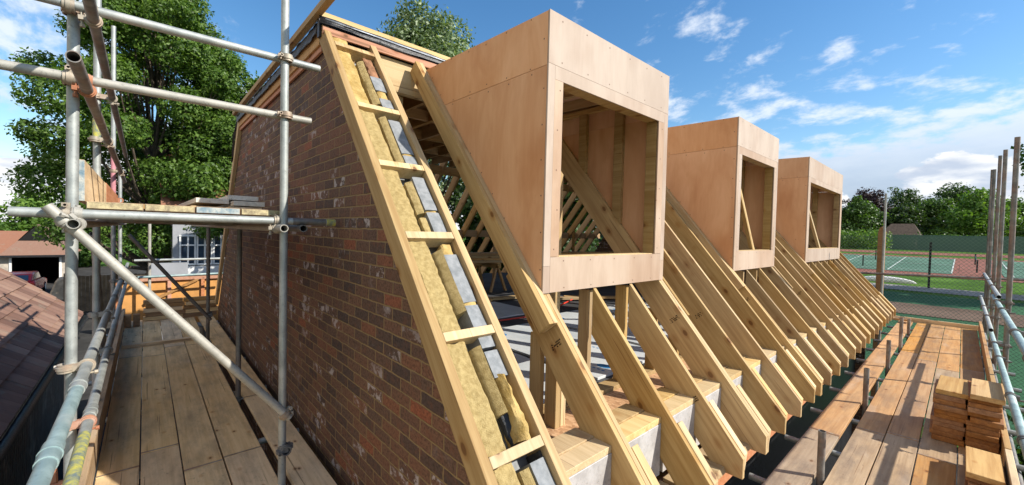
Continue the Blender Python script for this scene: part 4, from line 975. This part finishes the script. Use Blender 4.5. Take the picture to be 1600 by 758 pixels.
# ================================================================== FOLIAGE
import numpy as np
def leaves(name, centers, radii, n, size, m, parent=None, seed=0, up=.35, flat=.75):
    """n small folded leaf faces spread in and on ellipsoid clumps"""
    rg = np.random.default_rng(seed); centers = np.array(centers, float); radii = np.array(radii, float)
    wgt = radii ** 2; idx = rg.choice(len(centers), n, p=wgt / wgt.sum())
    d = rg.normal(size=(n, 3)); d /= np.linalg.norm(d, axis=1)[:, None]
    rad = radii[idx] * (.45 + .6 * rg.random(n) ** .5) * (1 + .25 * np.sin(d[:, 0] * 7 + idx) * np.sin(d[:, 1] * 6 + idx))
    p = centers[idx] + d * rad[:, None] * np.array([1, 1, flat])
    nr = d * .8 + rg.normal(size=(n, 3)) * .55 + np.array([0, 0, up]); nr /= np.linalg.norm(nr, axis=1)[:, None]
    a = np.cross(nr, rg.normal(size=(n, 3))); a /= np.linalg.norm(a, axis=1)[:, None]; b = np.cross(nr, a)
    s = size * (.6 + .8 * rg.random(n)); s1 = s[:, None]
    v = np.empty((n, 4, 3)); v[:, 0] = p - a * s1 * .55; v[:, 1] = p + b * s1 * .34 - nr * s1 * .10; v[:, 2] = p + a * s1 * .55 - nr * s1 * .08; v[:, 3] = p - b * s1 * .34 - nr * s1 * .10
    me = bpy.data.meshes.new(name); me.vertices.add(n * 4); me.vertices.foreach_set('co', v.reshape(-1).astype(np.float32))
    tri = np.empty((n, 2, 3), np.int32); k = np.arange(n, dtype=np.int32) * 4
    tri[:, 0, 0] = k; tri[:, 0, 1] = k + 1; tri[:, 0, 2] = k + 2; tri[:, 1, 0] = k; tri[:, 1, 1] = k + 2; tri[:, 1, 2] = k + 3
    me.loops.add(n * 6); me.loops.foreach_set('vertex_index', tri.reshape(-1))
    me.polygons.add(n * 2); me.polygons.foreach_set('loop_start', np.arange(n * 2, dtype=np.int32) * 3)
    try: me.polygons.foreach_set('loop_total', np.full(n * 2, 3, np.int32))
    except Exception: pass
    me.materials.append(M[m]); me.update(calc_edges=True); me.validate()
    o = bpy.data.objects.new(name, me); return link(o, parent)
def tree(base, height, cr, n, size, m, label, seed, group=None, trunk_h=.25, nclump=26, cw=.30, skirt=.18, shape=1., tr=.022, name='tree', cat='tree', depth=1., lean=(0, 0)):
    rr = random.Random(seed); bx_, by_, bz = base
    t_ = empty(name, base, label, cat, group)
    q = MB(); th = height * .80; pts = []
    p = Vector(base); r = height * tr
    for i in range(7):
        z = bz + th * i / 6; pts.append((Vector((bx_ + rr.uniform(-.02, .02) * height * (i > 0) + lean[0] * i / 6, by_ + rr.uniform(-.02, .02) * height * (i > 0) + lean[1] * i / 6, z)), r * (1 - i / 7.2)))
    for (a, ra), (b, rb) in zip(pts, pts[1:]): q.tube(a, b, ra, 9, rb)
    cs, rs_ = [], []
    for i in range(nclump):
        f = (i + .5) / nclump; zf = skirt + (1 - skirt) * (f ** .9)
        u_ = (zf - skirt) / (1 - skirt); prof = max(.12, math.sin(math.pi * min(1, (u_ * .86 + .12)) ** shape))
        ang = i * 2.39996 + rr.uniform(-.5, .5); rad = cr * prof * (rr.uniform(.35, .92) if i < nclump - 2 else .1)
        c = Vector((bx_ + math.cos(ang) * rad + lean[0] * zf, by_ + math.sin(ang) * rad * depth + lean[1] * zf, bz + height * zf * .93)); cs.append(c); rs_.append(cr * cw * rr.uniform(.7, 1.25))
        j = min(5, max(1, int(zf * 6 * .75))); a, ra = pts[j]; midp = (a + c) / 2 + Vector((0, 0, -.04 * height))
        q.tube(a, midp, ra * .5, 6, ra * .3); q.tube(midp, c, ra * .3, 6, ra * .07)
        for k in range(2):
            e = c + Vector((rr.uniform(-1, 1), rr.uniform(-1, 1), rr.uniform(-.5, .9))) * cr * cw * .9; q.tube(c - (c - midp) * .3, e, ra * .14, 5, ra * .04)
            cs.append(e); rs_.append(cr * cw * rr.uniform(.30, .55))
    q.build('trunk', 'bark', t_, smooth=True)
    leaves('crown', cs, rs_, n, size, m, t_, seed)
    return t_
# the big lime tree behind the left scaffold and the one behind the flat roof
tree((-25.5, .28, GZ), 18.5, 4.5, 170000, .125, 'leaf_lime', 'tall broad lime tree behind the left scaffold and garage', 11, tr=.013, nclump=72, cw=.215, skirt=.22, shape=.8)
tree((-25.5, 2.9, GZ), 14, 3.6, 60000, .145, 'leaf_lime', 'shorter tree between the lime tree and the brick gable', 12, nclump=34, cw=.28, skirt=.12)
tree((-20.6, 11.6, GZ), 17.0, 5.6, 60000, .17, 'leaf_poplar', 'silvery green tree rising behind the ridge of the new roof', 13, nclump=36, cw=.28, skirt=.35, shape=.75)
tree((-19, 7.0, GZ), 8.5, 4.0, 30000, .28, 'leaf_dark', 'dark tree seen between the rear rafters by the gable', 14, nclump=20, cw=.4, skirt=.05)
tree((-15.5, 16.5, GZ), 10.5, 4.8, 56000, .28, 'leaf_dark', 'dark tree seen between the rear rafters of the far half', 15, nclump=20, cw=.4, skirt=.05)
# low trees far left beyond the garage
for i, (x, y, h, r, m_, lb) in enumerate([(-62, -12.5, 6.2, 3.5, 'leaf_mid', 'leftmost'), (-66, -8.6, 7.2, 3.6, 'leaf_fresh', 'middle'), (-60, -4.2, 6.4, 3.2, 'leaf_mid', 'right hand'), (-70, 1, 8.5, 4, 'leaf_dark', 'half hidden')]):
    tree((x, y, GZ), h, r, 7000, .34, m_, lb + ' low round tree beyond the garage roof', 30 + i, 'low trees beyond the garage', nclump=16, cw=.4, skirt=.1)
# ================================================================== TENNIS COURTS, RIGHT
sheet('near_court', -40, 60, 14.5, 41.2, 'court_dark', .03)
sheet('clay_strip', -40, 60, 32.0, 36.0, 'clay_brown', .06)
sheet('path', -40, 60, 42.6, 45.6, 'path_grey', .03)
sheet('court_surround', -60, 70, 54.2, 81.5, 'court_red', .03)
sheet('court', -44, -.62, 57.6, 79, 'court_green', .06); sheet('court', 2.6, 40, 57.6, 79, 'court_green', .06)
sheet('far_court', -60, 60, 86, 92, 'court_red', .03)
def ln(x0, x1, y0, y1): sheet('court_line', x0, x1, y0, y1, 'line_white', .09)
for x in (-.62, -5.2, -9.8, -16, 3.2, 8.5): ln(x - .09, x + .02, 58, 78.6)
for y in (59.6, 68, 77): ln(-40, -.7, y, y + .12); ln(3.3, 30, y, y + .12)
for i, x in enumerate((-7.6, 1.0, -14, 6.5)):
    y = 66; g0 = gh(y); nt = empty('tennis_net', (x, y, g0), 'low dark tennis net on the %s green court' % ['central', 'right hand', 'left hand', 'rightmost'][i], 'tennis net')
    for yy in (y - 5, y + 5): MB().tube((x, yy, gh(yy)), (x, yy, gh(yy) + 1.3), .06, 8).build('post', 'rubber', nt)
    mesh('net', [(x, y - 5, gh(y - 5) + .15), (x, y + 5, gh(y + 5) + .15), (x, y + 5, gh(y + 5) + 1.0), (x, y - 5, gh(y - 5) + 1.0)], [(0, 1, 2, 3)], 'chainlink', nt) if i > 5 else MB().box((x - .02, y - 5, -99), (x + .02, y - 5, -99)) and mesh('net_cord', [(x - .02, y - 5, gh(y - 5) + 1.0), (x - .02, y + 5, gh(y + 5) + 1.0), (x + .02, y + 5, gh(y + 5) + 1.06), (x + .02, y - 5, gh(y - 5) + 1.06)], [(0, 1, 2, 3)], 'line_white', nt)
# windbreak screen along the far side
wf = empty('windbreak_fence', (-5, 103, -1.4), 'long green windbreak fence on posts behind the far courts', 'fence')
mesh('screen', [(0, 0, 0), (110, 0, 0), (110, 0, 2.75), (0, 0, 2.75)], [(0, 1, 2, 3)], 'windbreak', wf, Matrix.Translation((-60, 103, -1.38)))
for x in range(-60, 51, 5): MB().tube((x, 103.1, -1.4), (x, 103.1, 1.45), .04, 6).build('post', 'rubber', wf)
# chain link fence between the building and the near court, with posts and top rail
cf = empty('chain_link_fence', (-5, 14.2, GZ), 'tall chain link fence between the new roof and the green courts', 'fence')
mesh('mesh_panel', [(0, 0, 0), (24, 0, 0), (24, 0, 4.75), (0, 0, 4.75)], [(0, 1, 2, 3)], 'chainlink', cf, Matrix.Translation((-12, 14.4, GZ)))
for x in (-12, -8.8, -5.6, -2.4, 2.4, 5.6, 8.8): MB().tube((x, 14.42, GZ), (x, 14.42, .15), .025, 8).build('post', 'rubber', cf)
o = tag(MB().tube((-1.68, 45.2, gh(45)), (-1.68, 45.2, gh(45) + 3.6), .07, 8).build('fence_post', 'rubber', smooth=True), 'thin dark post standing on the path before the courts', 'post')
pw = MB(); pw.prism([(-1.430, GZ), (-1.430, .24), (-1.405, .34), (-1.360, .375), (-1.315, .34), (-1.290, .24), (-1.290, GZ)], 13.55, 13.69)
tag(pw.build('wooden_post', 'post_wood', bevel=.006), 'round topped brown timber post behind the last rafters', 'post')
o = empty('covered_boat', (-4.6, 47.6, gh(47.6)), 'long low white cover lying on the grass beside the path', 'ground cover')
q = MB()
for k in range(16):
    a, b = -6.3 + k * .24, -6.3 + (k + 1) * .24; f = lambda t: .28 * math.sin(math.pi * min(1, max(0, (t + 6.3) / 3.85))) ** .5 + .02
    q.tube((a, 47.4, gh(47.4) + f(a) * .6), (b, 47.4, gh(47.4) + f(b) * .6), f(a), 8, f(b))
q.build('cover', 'white_paint', o, smooth=True)
ht = empty('thatched_hut', (-13, 112, -1.4), 'small brown roofed pavilion among the trees behind the windbreak', 'pavilion')
MB().box((-10.6, 110, -1.4), (-6.2, 115, 2.0)).build('wall', 'fence_old', ht)
mesh('roof', [(-11.6, 109, 1.3), (-5.4, 109, 1.3), (-5.4, 116, 1.3), (-11.6, 116, 1.3), (-9.9, 112.5, 3.7), (-6.6, 112.5, 3.7)], [(0, 1, 5, 4), (1, 2, 5), (2, 3, 4, 5), (3, 0, 4)], 'thatch', ht)
# hedges in front of and behind the screen
def hedge(x0, x1, y, h, d, m, label, n, seed, z0=None, size=.28):
    z0 = gh(y) if z0 is None else z0; t_ = empty('hedge', ((x0 + x1) / 2, y, z0), label, 'hedge')
    rr = random.Random(seed); cs = []; rd = []; x = x0
    while x < x1: cs.append((x, y + rr.uniform(-.2, .2) * d, z0 + h * rr.uniform(.4, .55))); rd.append(h * rr.uniform(.48, .6)); x += h * .45
    leaves('foliage', cs, rd, n, size, m, t_, seed, flat=1.); return t_
hedge(-24, -9.6, 97, 3.4, 2, 'leaf_fresh', 'bright green hedge beyond the third dormer left of the post', 9000, 51)
hedge(-60, 45, 106, 3.2, 2, 'leaf_mid', 'long hedge rising just behind the green windbreak', 14000, 52)
hedge(1.5, 3.2, 9.0, 2.2, 6, 'leaf_dark', 'dark shrubbery at ground level outside the right guard rails', 9000, 53, z0=GZ, size=.12)
far = [(-44, 118, 10.5, 6.0, 'leaf_dark'), (-35.5, 124, 13.5, 6.5, 'leaf_dark'), (-28, 128, 15.5, 7.0, 'leaf_dark'), (-22, 120, 11.5, 5.5, 'leaf_mid'), (-17, 140, 16.5, 6.5, 'leaf_purple'), (-16, 122, 12, 5.8, 'leaf_mid'), (-11, 150, 17.0, 7.5, 'leaf_dark'),
       (-9, 126, 10.5, 5.5, 'leaf_dark'), (-4.5, 132, 12.5, 6.5, 'leaf_mid'), (-2.2, 156, 19.0, 8.0, 'leaf_dark'), (1.8, 126, 13.5, 6.5, 'leaf_fresh'), (6.5, 134, 12.0, 6.0, 'leaf_fresh'), (11, 122, 9.5, 5.0, 'leaf_mid'), (17, 128, 11, 5.5, 'leaf_dark'), (24, 120, 12, 6, 'leaf_dark'), (-52, 120, 12, 7, 'leaf_mid')]
fl = ['dark low tree beside the third dormer', 'dark rounded tree right of the third dormer', 'tall dark tree above the wooden post', 'mid green tree left of the pavilion', 'purple leaved tree showing above the pavilion', 'green tree just behind the pavilion', 'tall dark tree right of the purple tree',
      'low dark tree right of the pavilion', 'broad green tree in the middle of the far row', 'tallest dark crown above the middle of the far row', 'bright green tree below the tallest crown', 'bright green tree left of the scaffold poles', 'low tree behind the scaffold pole tops', 'dark tree just right of the scaffold poles', 'dark tree at the right end of the far row', 'green tree hidden mostly by the dormers']
for i, (x, y, h, r, m_) in enumerate(far):
    tree((x, y, -1.4), h * .87, r, 9000, .50, m_, fl[i], 70 + i, 'trees beyond the tennis courts', nclump=22, cw=.36, skirt=.06, shape=.85)
tree((6.3, 46, gh(46)), 14.0, 4.6, 22000, .30, 'leaf_mid', 'near tree cut off by the right edge of view behind the courts', 99, nclump=30, cw=.32, skirt=.28)
